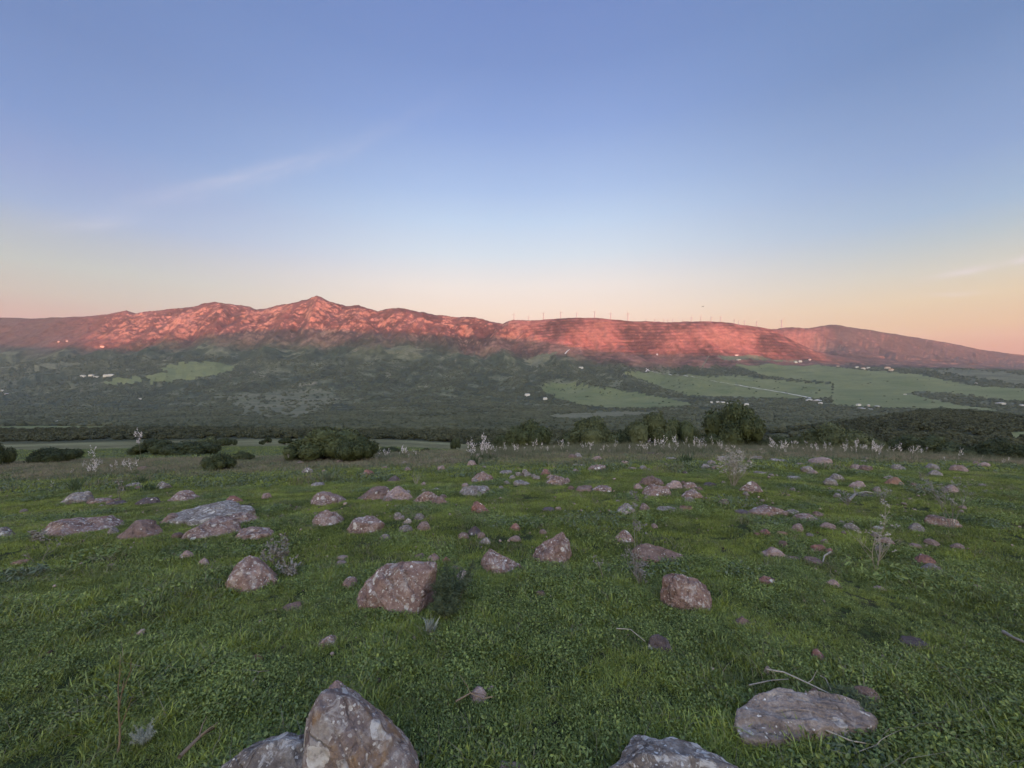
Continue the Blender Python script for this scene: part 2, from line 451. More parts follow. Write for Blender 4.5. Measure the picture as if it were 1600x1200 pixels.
# ------------------------------------------------------------------ near ground
xs = np.concatenate([-20 - np.geomspace(1, 110, 50)[::-1] + 1, np.arange(-20, 20, 0.14), 20 + np.geomspace(1, 110, 50) - 1])
ys = np.concatenate([-20 + np.arange(0, 20, 0.8), np.arange(0, 14, 0.14), np.arange(14, 29.6, 0.26)])
xs = np.unique(xs)
yg, xg = np.meshgrid(ys, xs, indexing='ij'); zg = z_near(xg, yg)
v = np.stack([xg, yg, zg], -1).reshape(-1, 3)
nx_, ny_ = len(xs), len(ys)
idx = np.arange(nx_ * ny_).reshape(ny_, nx_)
q = np.stack([idx[:-1, :-1], idx[:-1, 1:], idx[1:, 1:], idx[1:, :-1]], -1).reshape(-1, 4)
put("ground", mesh_np("ground", v, q, M_SOIL, True), kind='structure', label='grassy brow of the hill where the photographer stands')

# ------------------------------------------------------------------ valley and mountains in front
DY = np.gradient(Z, axis=0) / np.gradient(YG, axis=0)
DX = np.gradient(Z, axis=1) / np.maximum(np.gradient(XG, axis=1), 0.01)
slope = np.clip(np.hypot(DX, DY), 0, 1.6)
scrub = np.array([0.040, 0.048, 0.030]); scrub2 = np.array([0.092, 0.096, 0.056]); open_ = np.array([0.13, 0.135, 0.088])
m_scrub = np.array([0.095, 0.052, 0.044]); m_rock = np.array([0.27, 0.155, 0.112]); m_dull = np.array([0.070, 0.060, 0.052])
n1 = fbm(XG / 260, YG / 260, 4, 12.2); n2 = fbm(XG / 60, YG / 60, 3, 15.5)
n4 = fbm(XG / 420, YG / 420, 3, 22.2)
n3 = fbm((XG + YG * 0.2) / 340, (YG - XG * 0.2) / 60, 4, 31.0)
base = scrub + (scrub2 - scrub) * sstep(-0.25, 0.45, n1 + 0.5 * n2)[..., None]
clear = sstep(0.16, 0.30, n3 + 0.35 * n2) * sstep(700, 1300, YG)
base = base + (open_ - base) * (clear * 0.75)[..., None]
pale = sstep(0.30, 0.40, fbm((XG - YG * 0.15) / 150, YG / 22, 4, 61.0, 0.65)) * sstep(1000, 1500, YG) * sstep(-0.1, 0.2, n1 + n4)
base = base + (np.array([0.27, 0.25, 0.19]) - base) * (pale * 0.6)[..., None]
near_open = (1 - sstep(170, 230, YG + 30 * n1 / 0.5)) * (PXG < 1230)
near_open = np.maximum(near_open, 1 - sstep(40, 60, YG))
base = base + (np.array([0.165, 0.165, 0.090]) * (1 + 0.5 * n2[..., None]) - base) * near_open[..., None]
mt_w = sstep(3250, 3560, YG + 160 * n1 - 120 * sstep(150, 250, PXG) * (1 - sstep(700, 850, PXG)) + 160 * sstep(880, 1000, PXG))
mm = m_scrub + (np.array([0.225, 0.105, 0.085]) - m_scrub) * ((0.35 + 0.65 * layer) * sstep(-0.35, 0.25, n4 + n2 * 0.5))[..., None]
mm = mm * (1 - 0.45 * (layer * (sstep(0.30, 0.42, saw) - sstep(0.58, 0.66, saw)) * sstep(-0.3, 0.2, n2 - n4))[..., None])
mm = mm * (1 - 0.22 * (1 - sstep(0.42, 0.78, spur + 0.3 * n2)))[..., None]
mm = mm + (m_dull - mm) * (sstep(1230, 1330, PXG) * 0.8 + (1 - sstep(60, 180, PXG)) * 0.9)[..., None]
nf = fbm(XG / 27, YG / 34, 3, 44.0, 0.75)
rk = sstep(1.00, 1.22, slope * 0.9 + 0.6 * n2 + 1.0 * nf + 0.7 * (fine - 0.6) + 1.2 * n4 + 0.25 * near_r) * (0.3 + 0.7 * rocky + 0.1 * layer)
rk = rk * (1 - 0.6 * (1 - sstep(3500, 3800, YG)))
rk = np.maximum(rk, layer * sstep(0.62, 0.76, saw) * 0.46 * sstep(3560, 3680, YG) * sstep(-0.15, 0.4, n2 * 0.8 + n4 + 0.3 * np.sin(np.floor(ph) * 2.4)))
rk = np.maximum(rk, (1 - layer) * (1 - rocky) * (PXG > 1200) * sstep(0.72, 0.85, saw2) * sstep(0.0, 0.4, n1 + n2) * 0.6)
rk = rk * (1 - 0.8 * (1 - sstep(60, 150, PXG)))
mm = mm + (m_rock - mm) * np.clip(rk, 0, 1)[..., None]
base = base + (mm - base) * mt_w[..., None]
v = np.stack([XG, YG, Z], -1).reshape(-1, 3)
idx = np.arange(NU * NY).reshape(NY, NU)
q = np.stack([idx[:-1, :-1], idx[:-1, 1:], idx[1:, 1:], idx[1:, :-1]], -1)
cpx_ = (PXG[:-1, :-1] + PXG[1:, 1:]) / 2; cpy_ = (ROWPY[:-1, :-1] + ROWPY[1:, 1:]) / 2; cY = (YG[:-1, :-1] + YG[1:, 1:]) / 2


def in_poly(x, y, poly):
    r = np.zeros(x.shape, bool); n = len(poly); j = n - 1
    for i in range(n):
        xi, yi = poly[i]; xj, yj = poly[j]
        if yi != yj: r ^= ((yi > y) != (yj > y)) & (x < (xj - xi) * (y - yi) / (yj - yi) + xi)
        j = i
    return r


FIELDS = [
    ("smooth green meadow inside dark woods on the left slope", [(228, 588), (262, 580), (243, 577), (268, 569), (300, 565), (345, 566), (369, 571), (360, 579), (335, 586), (300, 592), (262, 597), (236, 598)], 1400, 3400, M_FIELD),
    ("narrow green strip below the white farm on the left slope", [(158, 598), (180, 592), (215, 588), (224, 595), (200, 600), (170, 601)], 1400, 3400, M_FIELD),
    ("pale scrubby clearing dotted with dark trees left of centre", [(352, 622), (384, 612), (400, 616), (440, 609), (490, 606), (515, 611), (532, 616), (519, 621), (527, 628), (500, 634), (508, 642), (478, 648), (462, 656), (440, 649), (412, 655), (398, 646), (372, 648), (380, 638), (358, 634), (370, 629)], 900, 3000, M_FIELD_DULL),
    ("long green field right of centre below the scrub", [(843, 603), (870, 598), (905, 600), (940, 606), (985, 612), (1040, 622), (1082, 631), (1060, 636), (1010, 637), (950, 637), (905, 631), (870, 622), (850, 612)], 900, 3000, M_FIELD),
    ("broad pale green field crossed by the white track", [(972, 582), (1008, 581), (1060, 586), (1120, 588), (1150, 586), (1190, 592), (1235, 596), (1300, 600), (1300, 622), (1260, 622), (1190, 622), (1110, 619), (1075, 617), (1040, 607), (1005, 594)], 1000, 3300, M_FIELD),
    ("big smooth green field below the right-hand hill", [(1140, 566), (1180, 563), (1230, 566), (1290, 572), (1350, 578), (1430, 584), (1470, 592), (1520, 603), (1600, 607), (1700, 612), (1700, 628), (1600, 628), (1540, 622), (1500, 616), (1440, 611), (1415, 615), (1440, 620), (1500, 633), (1560, 640), (1560, 648), (1500, 646), (1430, 640), (1300, 632), (1302, 598), (1240, 592), (1190, 586)], 1000, 3300, M_FIELD),
    ("thin pale field strip before the tree row at the valley floor", [(858, 650), (900, 645), (960, 642), (1035, 643), (1020, 648), (960, 652), (900, 655), (862, 655)], 500, 2400, M_FIELD_DULL),
    ("thin green strip at the left edge of the valley floor", [(-40, 668), (20, 665), (90, 665), (180, 666), (170, 670), (60, 672), (-40, 673)], 400, 1500, M_FIELD),
    ("pale terraced clearings high on the centre slope", [(600, 547), (630, 540), (665, 540), (700, 538), (690, 545), (650, 548), (615, 552)], 1500, 3500, M_FIELD_DULL),
    ("olive patch on the slope under the layered mountain", [(1120, 556), (1160, 552), (1210, 556), (1260, 562), (1240, 565), (1180, 562), (1130, 562)], 1500, 3500, M_FIELD_DULL),
    ("pale stony patch below the foot of the layered mountain", [(825, 563), (845, 552), (870, 551), (862, 560), (845, 570), (828, 574)], 1500, 3500, M_FIELD_DULL),
    ("wide dull field at the right edge of the valley", [(1440, 577), (1500, 576), (1560, 582), (1660, 590), (1660, 602), (1590, 600), (1540, 592), (1490, 585)], 1500, 3450, M_FIELD_DULL),
    ("long thin green clearings on the left slope", [(35, 576), (80, 570), (128, 565), (126, 569), (85, 574), (50, 578)], 1500, 3500, M_FIELD_DULL),
    ("small bright field among the trees at the right edge", [(1568, 676), (1610, 674), (1660, 680), (1660, 692), (1610, 690), (1580, 684)], 200, 900, M_FIELD),
]
used = np.zeros(cpx_.shape, bool)
vis_field = np.zeros((NY - 1, NU - 1), bool)
for lab, poly, y0, y1, fm in FIELDS:
    wk = 2.6 if fm is M_FIELD_DULL else 1.0; wob_x = 5.0 * wk * fbm(cpx_ / 16, cpy_ / 6, 4, 5.5, 0.7); wob_y = 2.4 * wk * fbm(cpx_ / 16, cpy_ / 6, 4, 8.5, 0.7)
    s = in_poly(cpx_ + wob_x, cpy_ + wob_y, poly) & (cY > y0) & (cY < y1) & ~used
    used |= s
    if s.sum() < 3: continue
    fq = q[s]; uq, inv = np.unique(fq, return_inverse=True)
    put("field", mesh_np("field", v[uq], inv.reshape(-1, 4), fm, True), kind='structure', label=lab)
tq = q[~used]
me = mesh_np("hillside", v, tq, M_TERR, True)
ca = me.attributes.new('cover', 'FLOAT_COLOR', 'POINT')
ca.data.foreach_set('color', np.concatenate([np.clip(base, 0.01, 0.8), np.ones(base.shape[:2] + (1,))], -1).astype(np.float32).ravel())
put("mountains", me, kind='structure', label='valley slopes and rocky mountain range, tops lit red by the setting sun')

# ------------------------------------------------------------------ unseen ridge added behind the camera, crest shaped to set the shadow line
S = np.array(sun_from)
term = [(-700, 552), (0, 540), (120, 545), (200, 547), (300, 530), (400, 515), (500, 514), (640, 520), (800, 529), (900, 544), (960, 551), (1100, 554), (1200, 560), (1300, 568), (1450, 573), (1600, 577), (2300, 588)]  # shadow line on the mountains that the added ridge is shaped to cast
D0 = 2500.0; ox, oz = [], []
for px, py in term:
    P = ground(px, py, 2600, 4400)
    t = (P[1] + D0) / -S[1]
    ox.append(P[0] + S[0] * t); oz.append(P[2] + S[2] * t)
o_ = np.argsort(ox); ox = np.array(ox)[o_]; oz = np.array(oz)[o_]


def g2(n, lim, fine_):
    t = np.linspace(-1, 1, n); return np.sinh(t * fine_) / np.sinh(fine_) * lim


bxs = g2(220, 9000, 4.0); bys = -np.concatenate([[-27.3], [-20, -8, 0, 10], np.geomspace(20, 2500, 60), np.linspace(2580, 3400, 8), [3800, 4300]])
byg, bxg = np.meshgrid(bys, bxs, indexing='ij')
zb0 = z_near(bxg, np.maximum(byg, -40)) - 0.35
crest = np.interp(bxg, ox, oz) + 8 * fbm(bxg / 260, byg / 260, 3, 4.1)
k = sstep(30, 2500, -byg) ** 1.1
zb0 = np.where(np.abs(bxg) > 60, np.maximum(zb0, -30 - np.abs(bxg) * 0.02), zb0)
zbk = zb0 * (1 - k) + crest * k
zbk = zbk + 10 * fbm(bxg / 300, byg / 300, 3, 3.3) * sstep(100, 700, -byg) * (1 - sstep(1800, 2300, -byg))
zbk = np.where(byg < -2500, crest - (-byg - 2500) * 0.35, zbk)
zbk = np.where(byg < -3500, 40 - 200 * (byg < -4000), zbk)      # far edge dropped to stop sun passing under the added ridge
idx = np.arange(zbk.size).reshape(zbk.shape)
bq = np.stack([idx[:-1, :-1], idx[1:, :-1], idx[1:, 1:], idx[:-1, 1:]], -1).reshape(-1, 4)
me = mesh_np("shade_ridge_behind", np.stack([bxg, byg, zbk], -1).reshape(-1, 3), bq, M_TERR, True)
ca = me.attributes.new('cover', 'FLOAT_COLOR', 'POINT')
ca.data.foreach_set('color', np.tile(np.array([0.07, 0.085, 0.045, 1], np.float32), zbk.size))
put("unseen_shade_ridge", me, kind='structure', label='unseen ridge behind the viewer, shaped to shade the valley')

# ------------------------------------------------------------------ evening haze over the whole valley
hz = bpy.data.materials.new("haze_air"); hz.use_nodes = True; hz.node_tree.nodes.clear(); HN = NT(hz.node_tree)
pv = HN.n('ShaderNodeVolumePrincipled', inp={'Color': (0.78, 0.88, 1.0, 1), 'Density': 3.0e-5, 'Anisotropy': 0.0})
HN.n('ShaderNodeOutputMaterial', inp={'Volume': pv.outputs[0]})
hb = [(x, y, z) for x in (-19000, 19000) for y in (-4600, 9200) for z in (-420, 1150)]
put("haze", mesh_np("haze", hb, [(0, 1, 3, 2), (4, 6, 7, 5), (0, 4, 5, 1), (2, 3, 7, 6), (0, 2, 6, 4), (1, 5, 7, 3)], hz), kind='stuff', label='thin evening haze filling the valley')

# ------------------------------------------------------------------ roads and tracks
def ribbon(name, pts, width, mat, label, y0, y1, lift=1.2):
    P = []
    for (ax, ay), (bx_, by_) in zip(pts[:-1], pts[1:]):
        n = max(2, int(abs(bx_ - ax) / 5))
        for i in range(n): P.append(ground(ax + (bx_ - ax) * i / n, ay + (by_ - ay) * i / n, y0, y1))
    P.append(ground(*pts[-1], y0, y1)); P = np.array(P)
    for _ in range(2): P[1:-1] = (P[:-2] + 2 * P[1:-1] + P[2:]) / 4
    t = np.gradient(P[:, :2], axis=0); t /= np.maximum(np.linalg.norm(t, axis=1), 1e-6)[:, None]
    nrm = np.stack([-t[:, 1], t[:, 0]], 1)
    rows = []
    for s in (-1, -0.33, 0.33, 1):
        xy = P[:, :2] + nrm * width / 2 * s; z = height(xy[:, 0], xy[:, 1])
        rows.append(np.column_stack([xy, z]))
    zt = np.max([r[:, 2] for r in rows], axis=0)
    for r in rows: r[:, 2] = zt + lift
    v_ = np.stack(rows, 1).reshape(-1, 3); n = len(P)
    f = [(i * 4 + j, i * 4 + j + 1, i * 4 + 4 + j + 1, i * 4 + 4 + j) for i in range(n - 1) for j in range(3)]
    put(name, mesh_np(name, v_, np.array(f), mat), kind='structure', label=label)


ribbon("road", [(1010, 576), (1013, 580), (1040, 585), (1075, 588), (1110, 595), (1170, 605), (1220, 613), (1262, 621), (1285, 627)], 11, M_ROAD, 'white track running down across the broad green field', 1000, 3400)
ribbon("road", [(1338, 637), (1362, 640), (1390, 640), (1420, 638)], 16, M_ROAD, 'pale yard track beside the valley houses on the right', 700, 2400)
ribbon("road", [(1570, 653), (1600, 656), (1660, 660)], 18, M_ROAD, 'pale road at the right edge of the valley floor', 500, 1800)
ribbon("road", [(50, 661), (100, 660), (150, 661), (210, 661), (300, 659), (400, 658)], 9, M_ASPH, 'thin grey road along the valley floor on the left', 600, 1800)
ribbon("path", [(865, 542), (882, 541), (890, 540), (905, 541)], 9, M_ROAD, 'short pale path at the foot of the layered mountain', 2500, 4000)
ribbon("path", [(883, 553), (886, 549), (890, 547)], 10, M_ROAD, 'white gully path under the layered mountain', 2500, 4000)
ribbon("path", [(1009, 581), (1013, 578), (1011, 576)], 11, M_ROAD, 'white scar at the top of the field track', 1500, 3600)
ribbon("path", [(1090, 582), (1097, 573), (1104, 563), (1108, 556)], 9, M_FIELD_DULL, 'faint path climbing through dark scrub below the mountain', 1500, 3800)
ribbon("path", [(500, 590), (560, 595), (620, 597), (690, 598), (760, 597), (850, 597)], 7, M_FIELD_DULL, 'faint path across the middle of the scrub slope', 1500, 3400)
ribbon("path", [(590, 649), (640, 646), (668, 641), (695, 642), (740, 647)], 9, M_FIELD_DULL, 'pale sandy path in front of the scrub slope', 900, 2400)

# ------------------------------------------------------------------ foliage
def leaf_mat(name, a, b, trans=0.2, rough=0.6, patch=1.2, vscale=0.35):
    mt, N = new_mat(name)
    oi = N.n('ShaderNodeObjectInfo'); g = N.n('ShaderNodeNewGeometry')
    w = N.mapr(N.noise(g.outputs['Position'], patch, 4, 0.6), 0.34, 0.66)
    r = N.math('ADD', N.math('MULTIPLY', w, 1 - vscale), N.math('MULTIPLY', oi.outputs['Random'], vscale))
    r2 = N.math('ADD', N.math('MULTIPLY', r, 0.55), N.math('MULTIPLY', g.outputs['Random Per Island'], 0.45))
    r2 = N.math('POWER', r2, 1.35)
    c = N.mix(r2, a, b)
    finish(N, c, rough, spec=0.5 if rough < 0.52 else 0.25, trans=trans)
    return mt


M_CROWN = leaf_mat("crown_leaves", (0.022, 0.033, 0.012), (0.120, 0.138, 0.058), 0.2, 0.7, 0.9)
M_CROWN_OLIVE = leaf_mat("crown_leaves_olive", (0.032, 0.044, 0.017), (0.160, 0.175, 0.085), 0.2, 0.7, 0.9)
M_CROWN_DARK = leaf_mat("crown_leaves_dark", (0.016, 0.024, 0.010), (0.080, 0.096, 0.040), 0.15, 0.7, 0.9)
M_WOODS = leaf_mat("far_woods", (0.018, 0.024, 0.012), (0.100, 0.104, 0.058), 0.0, 0.9, 0.007, 0.45)
M_BARK = flat_mat("bark", (0.09, 0.07, 0.055))


def crown_mesh(name, rnd, nleaf, mat, leaf=0.09, lobes=14, inner=True):
    """crown of radius about 1, base at z=0, height about 1.5: lumpy dark core and thousands of leaf faces in lobes"""
    rs = np.random.RandomState(rnd)
    L = []
    for i in range(lobes):
        a = rs.rand() * 6.283; r = 0.72 * math.sqrt((i + .5) / lobes)
        L.append((r * math.cos(a + i * 2.4), r * math.sin(a + i * 2.4), 0.20 + (0.30 + 0.35 * rs.rand()) * math.sqrt(max(0.0, 1 - (r / 0.80) ** 2)), 0.24 + 0.20 * rs.rand()))
    L = np.array(L)
    k = rs.randint(0, lobes, nleaf); d = rs.normal(size=(nleaf, 3)); d /= np.linalg.norm(d, axis=1)[:, None]
    d[:, 2] = np.where(rs.rand(nleaf) < 0.6, np.abs(d[:, 2]), d[:, 2])
    rr = L[k, 3] * (1.0 - 0.35 * rs.rand(nleaf) ** 2) * (1 + 0.25 * pn3(d[:, 0] * 3 + k, d[:, 1] * 3, d[:, 2] * 3))
    c = L[k, :3] + d * rr[:, None]
    c[:, 2] = np.maximum(c[:, 2], 0.02 + 0.1 * rs.rand(nleaf))
    n = d + rs.normal(size=(nleaf, 3)) * 0.55; n /= np.linalg.norm(n, axis=1)[:, None]
    up = rs.normal(size=(nleaf, 3)); t = np.cross(n, up); t /= np.linalg.norm(t, axis=1)[:, None]; b = np.cross(n, t)
    s = leaf * (0.6 + 0.8 * rs.rand(nleaf))[:, None]
    quad = np.stack([c - t * s * .5, c - b * s * 0.28, c + t * s * .5, c + b * s * .28], 1).reshape(-1, 3)
    f = np.arange(nleaf * 4).reshape(-1, 4)
    vs = [quad]; fs = [f]
    if inner:
        iv, if_ = ico(2)
        for lx, ly, lz, lr in L:
            o = sum(len(x) for x in vs)
            w = iv * (lr * 0.80) * (1 + 0.2 * pn3(iv[:, 0] * 2 + lx * 9, iv[:, 1] * 2, iv[:, 2] * 2))[:, None] + np.array([lx, ly, lz])
            w[:, 2] = np.maximum(w[:, 2], 0.02)
            vs.append(w); tri = if_ + o
            fs.append(np.column_stack([tri, tri[:, 2]]))
    V = np.concatenate(vs); Fq = np.concatenate(fs[:1])
    me = bpy.data.meshes.new(name)
    polys = [tuple(x) for x in Fq] + [tuple(x[:3]) for ff in fs[1:] for x in ff]
    me.from_pydata(V.tolist(), [], polys); me.update(); me.materials.append(mat)
    return me


_ico = {}


def ico(n):
    if n in _ico: return _ico[n]
    t = (1 + 5 ** .5) / 2
    V = [(-1, t, 0), (1, t, 0), (-1, -t, 0), (1, -t, 0), (0, -1, t), (0, 1, t), (0, -1, -t), (0, 1, -t), (t, 0, -1), (t, 0, 1), (-t, 0, -1), (-t, 0, 1)]
    V = [np.array(p) / np.linalg.norm(p) for p in V]
    Fc = [(0, 11, 5), (0, 5, 1), (0, 1, 7), (0, 7, 10), (0, 10, 11), (1, 5, 9), (5, 11, 4), (11, 10, 2), (10, 7, 6), (7, 1, 8), (3, 9, 4), (3, 4, 2), (3, 2, 6), (3, 6, 8), (3, 8, 9), (4, 9, 5), (2, 4, 11), (6, 2, 10), (8, 6, 7), (9, 8, 1)]
    for _ in range(n):
        mid = {}; nf = []
        def mp(a, b):
            k = (min(a, b), max(a, b))
            if k not in mid:
                p = V[a] + V[b]; V.append(p / np.linalg.norm(p)); mid[k] = len(V) - 1
            return mid[k]
        for a, b, c in Fc:
            x, y, z = mp(a, b), mp(b, c), mp(c, a); nf += [(a, x, z), (b, y, x), (c, z, y), (x, y, z)]
        Fc = nf
    _ico[n] = (np.array(V), np.array(Fc)); return _ico[n]


def tube(pts, radii, sides=5):
    V, Fs = [], []
    pts = [Vector(p) for p in pts]
    for i, p in enumerate(pts):
        d = (pts[min(i + 1, len(pts) - 1)] - pts[max(i - 1, 0)])
        d = d.normalized() if d.length > 1e-9 else Vector((0, 0, 1))
        a = d.cross(Vector((0.31, 0.95, 0.05))).normalized(); b = d.cross(a)
        for k in range(sides):
            t = 6.2832 * k / sides; V.append(p + (a * math.cos(t) + b * math.sin(t)) * radii[i])
    for i in range(len(pts) - 1):
        for k in range(sides):
            Fs.append((i * sides + k, i * sides + (k + 1) % sides, (i + 1) * sides + (k + 1) % sides, (i + 1) * sides + k))
    Fs.append(tuple(range((len(pts) - 1) * sides, len(pts) * sides)))
    return V, Fs


def join(parts):
    V, Fs = [], []
    for v_, f_ in parts:
        o = len(V); V += list(v_); Fs += [tuple(i + o for i in q_) for q_ in f_]
    return V, Fs


def trunk_mesh(seed):
    r = random.Random(seed); P = []
    for i in range(4):
        a = r.random() * 6.28; e = Vector((math.cos(a) * .35, math.sin(a) * .35, .6))
        P.append(tube([(0.03 * i, 0, -0.25), e * 0.35, e * 0.7 + Vector((0, 0, .05)), e], [.06, .05, .035, .015], 5))
    return mixed("trunk", *join(P), M_BARK, True)


crowns = {}
for key, mat, nl in (('mid', M_CROWN, 7500), ('olive', M_CROWN_OLIVE, 7500), ('dark', M_CROWN_DARK, 7500)):
    crowns[key] = [crown_mesh("crown", 40 + i, nl, mat, 0.075) for i in range(3)]
trunks = [trunk_mesh(3), trunk_mesh(9)]

# (x centre, picture row of the top, width in pixels, depth in m, colour, label)
BUSH = [
    (505, 669, 124, -722, 'mid', 'largest rounded dark green bush left of centre, behind the crest'),
    (558, 682, 80, -724, 'mid', 'lower right shoulder bush joined to the largest bush on its right'),
    (468, 690, 50, -722, 'mid', 'low bush at the left foot of the largest bush'),
    (606, 697, 44, 34, 'dark', 'small dark bush peeping out right of the largest bush'),
    (661, 700, 28, 60, 'dark', 'small round dark bush alone on the pale meadow, right of largest bush'),
    (343, 709, 60, -737, 'mid', 'round low bush in front of the long dark hedge line, left'),
    (381, 704, 32, -721, 'dark', 'small round bush just right of the low front bush at left'),
    (290, 688, 92, 55, 'dark', 'wide dark bush behind the tall flowering stalk'),
    (243, 688, 62, 60, 'dark', 'dark bush directly behind the tall white flower stalk'),
    (325, 684, 46, 75, 'olive', 'pale-topped bush above the wide dark bush at left'),
    (90, 697, 66, -724, 'dark', 'flat dark bush behind the scattered white flowers at far left'),
    (-4, 696, 40, -730, 'dark', 'dark bush cut by the left edge of the picture'),
    (712, 686, 20, 110, 'dark', 'small round tree on the meadow left of the flower clump'),
    (690, 702, 16, 80, 'dark', 'tiny dark shrub on the meadow before the small round tree'),
    (752, 690, 50, 60, 'dark', 'dark bush behind the thick white flower clump'),
    (790, 679, 58, 52, 'dark', 'dark bush between the flower clump and the rounded crest bushes'),
    (834, 659, 86, 34, 'mid', 'first of the three rounded crest bushes right of centre'),
    (924, 657, 84, 36, 'olive', 'middle one of three rounded crest bushes right of centre'),
    (884, 678, 40, 46, 'dark', 'low dark bush in the gap between two rounded crest bushes'),
    (978, 667, 46, 42, 'dark', 'small dim bush before the broad double-topped bush'),
    (1020, 651, 80, 37, 'olive', 'left half of the broad double-topped bush on the crest'),
    (1062, 656, 64, 38, 'mid', 'right half of the broad double-topped bush on the crest'),
    (1108, 672, 46, 42, 'dark', 'low dark bush tucked at the left foot of the tallest tree'),
    (1150, 636, 104, 30, 'mid', 'tallest tree on the crest, dense rounded dark crown'),
    (1122, 678, 50, 29, 'mid', 'lower left skirt bush under the tallest tree'),
    (1176, 680, 50, 30, 'dark', 'lower right skirt bush under the tallest tree'),
    (1218, 683, 54, 46, 'dark', 'low dark bush right of the tallest tree'),
    (1258, 680, 44, 52, 'dark', 'small dark bush left of the pale-topped bush at right'),
    (1308, 662, 98, 40, 'olive', 'pale olive-topped spreading bush above the flowers at right'),
    (1362, 686, 46, 44, 'olive', 'small bush at the right end of the pale-topped bush'),
    (1440, 681, 96, 46, 'dark', 'dark spreading bush behind the tall flowers at right'),
    (1500, 691, 84, 44, 'dark', 'dark low bush right of the spreading bush, behind a lone flower'),
    (1560, 689, 84, 42, 'dark', 'dark hedge-like bush near the right edge'),
    (1606, 694, 70, 40, 'dark', 'dark bush cut by the right edge of the picture'),
    (445, 684, 22, 130, 'dark', 'small tree at the left end of the pale meadow behind the largest bush'),
    (410, 688, 10, 130, 'dark', 'tiny round shrub on the meadow, nearest the largest bush'),
    (365, 686, 13, 130, 'dark', 'tiny round shrub on the meadow, furthest from the largest bush'),
    (348, 684, 24, 120, 'dark', 'flat shrub on the far edge of the left meadow'),
    (418, 683, 14, 150, 'dark', 'tiny shrub at the top edge of the left meadow'),
    (1204, 690, 16, 60, 'dark', 'tiny dark shrub beside the tallest tree on its right'),
]
for i, (px, top, w, Y, key, lab) in enumerate(BUSH):
    if Y < 0: Y = ground(px, -Y, 5, 60)[1]
    x = (px - 800) / F * Y; gz = float(height(x, Y)); ztop = (600 - top) * Y / F
    hh = max(ztop - gz, 0.25 * w * Y / F); rad = w * Y / F / 2
    o = empty("tree" if 'tree' in lab and 'left of' not in lab[:0] and ('tallest tree on' in lab or 'small tree' in lab or 'round tree on' in lab) else "bush", (x, Y, gz - 0.1), lab, 'tree' if ('tallest tree on' in lab or 'small tree' in lab or 'small round tree on' in lab) else 'bush', 'bushes and small trees along the crest')
    c = put("crown", crowns[key][i % 3], o); c.scale = (rad * 1.10, rad * 0.9, hh / 1.02); c.rotation_euler = (0, 0, i * 1.7)
    t = put("trunk", trunks[i % 2], o); t.scale = (rad * .9, rad * .9, hh * 0.8)

# ------------------------------------------------------------------ scattering with geometry nodes
def scatter(name, pts, rot, scl, idx, variants, label):
    me = bpy.data.meshes.new(name); me.vertices.add(len(pts)); me.vertices.foreach_set('co', np.asarray(pts, np.float32).ravel())
    for nm, ty, arr, key in (('rot', 'FLOAT_VECTOR', rot, 'vector'), ('scl', 'FLOAT_VECTOR', scl, 'vector'), ('idx', 'INT', idx, 'value')):
        a = me.attributes.new(nm, ty, 'POINT'); a.data.foreach_set(key, np.asarray(arr, np.int32 if ty == 'INT' else np.float32).ravel())
    col = bpy.data.collections.new(name + "_kinds")
    for i, vm in enumerate(variants):
        ob = bpy.data.objects.new("%s_kind_%s" % (name, "abcdefghijkl"[i]), vm); col.objects.link(ob)
    ng = bpy.data.node_groups.new(name + "_scatter", 'GeometryNodeTree')
    ng.interface.new_socket('Geometry', in_out='INPUT', socket_type='NodeSocketGeometry'); ng.interface.new_socket('Geometry', in_out='OUTPUT', socket_type='NodeSocketGeometry')
    nd = ng.nodes; gi = nd.new('NodeGroupInput'); go = nd.new('NodeGroupOutput'); ip = nd.new('GeometryNodeInstanceOnPoints'); ci = nd.new('GeometryNodeCollectionInfo')
    ci.inputs['Collection'].default_value = col; ci.inputs['Separate Children'].default_value = True; ci.inputs['Reset Children'].default_value = True
    ip.inputs['Pick Instance'].default_value = True
    L = ng.links; L.new(gi.outputs[0], ip.inputs['Points']); L.new(ci.outputs[0], ip.inputs['Instance'])
    for nm, dt, sk in (('rot', 'FLOAT_VECTOR', 'Rotation'), ('scl', 'FLOAT_VECTOR', 'Scale'), ('idx', 'INT', 'Instance Index')):
        na = nd.new('GeometryNodeInputNamedAttribute'); na.data_type = dt; na.inputs[0].default_value = nm
        if sk == 'Rotation':
            e = nd.new('FunctionNodeEulerToRotation'); L.new(na.outputs[0], e.inputs[0]); L.new(e.outputs[0], ip.inputs[sk])
        else: L.new(na.outputs[0], ip.inputs[sk])
    L.new(ip.outputs[0], go.inputs[0])
    ob = put(name, me, kind='stuff', label=label)
    md = ob.modifiers.new("scatter", 'NODES'); md.node_group = ng
    return ob


# woods of the valley
def lump(seed):
    iv, f = ico(2); r = 1 + 0.45 * pn3(iv[:, 0] * 1.6 + seed, iv[:, 1] * 1.6, iv[:, 2] * 1.6) + 0.25 * pn3(iv[:, 0] * 4 + seed, iv[:, 1] * 4, iv[:, 2] * 4)
    w = iv * r[:, None]; w[:, 2] = np.maximum(w[:, 2] * 0.85 + 0.35, -0.1)
    return mesh_np("lump", w, f, M_WOODS, False)


wood_v = [crown_mesh("wood_crown", 70 + i, 420, M_WOODS, 0.30, 6) for i in range(3)] + [lump(3.3 * i) for i in range(4)]
in_field = used


def cell_field(x, y):
    j = np.clip(np.interp(y, YS, np.arange(NY)).astype(int), 0, NY - 2); i = np.clip(np.interp(x / y, US, np.arange(NU)).astype(int), 0, NU - 2)
    return in_field[j, i]


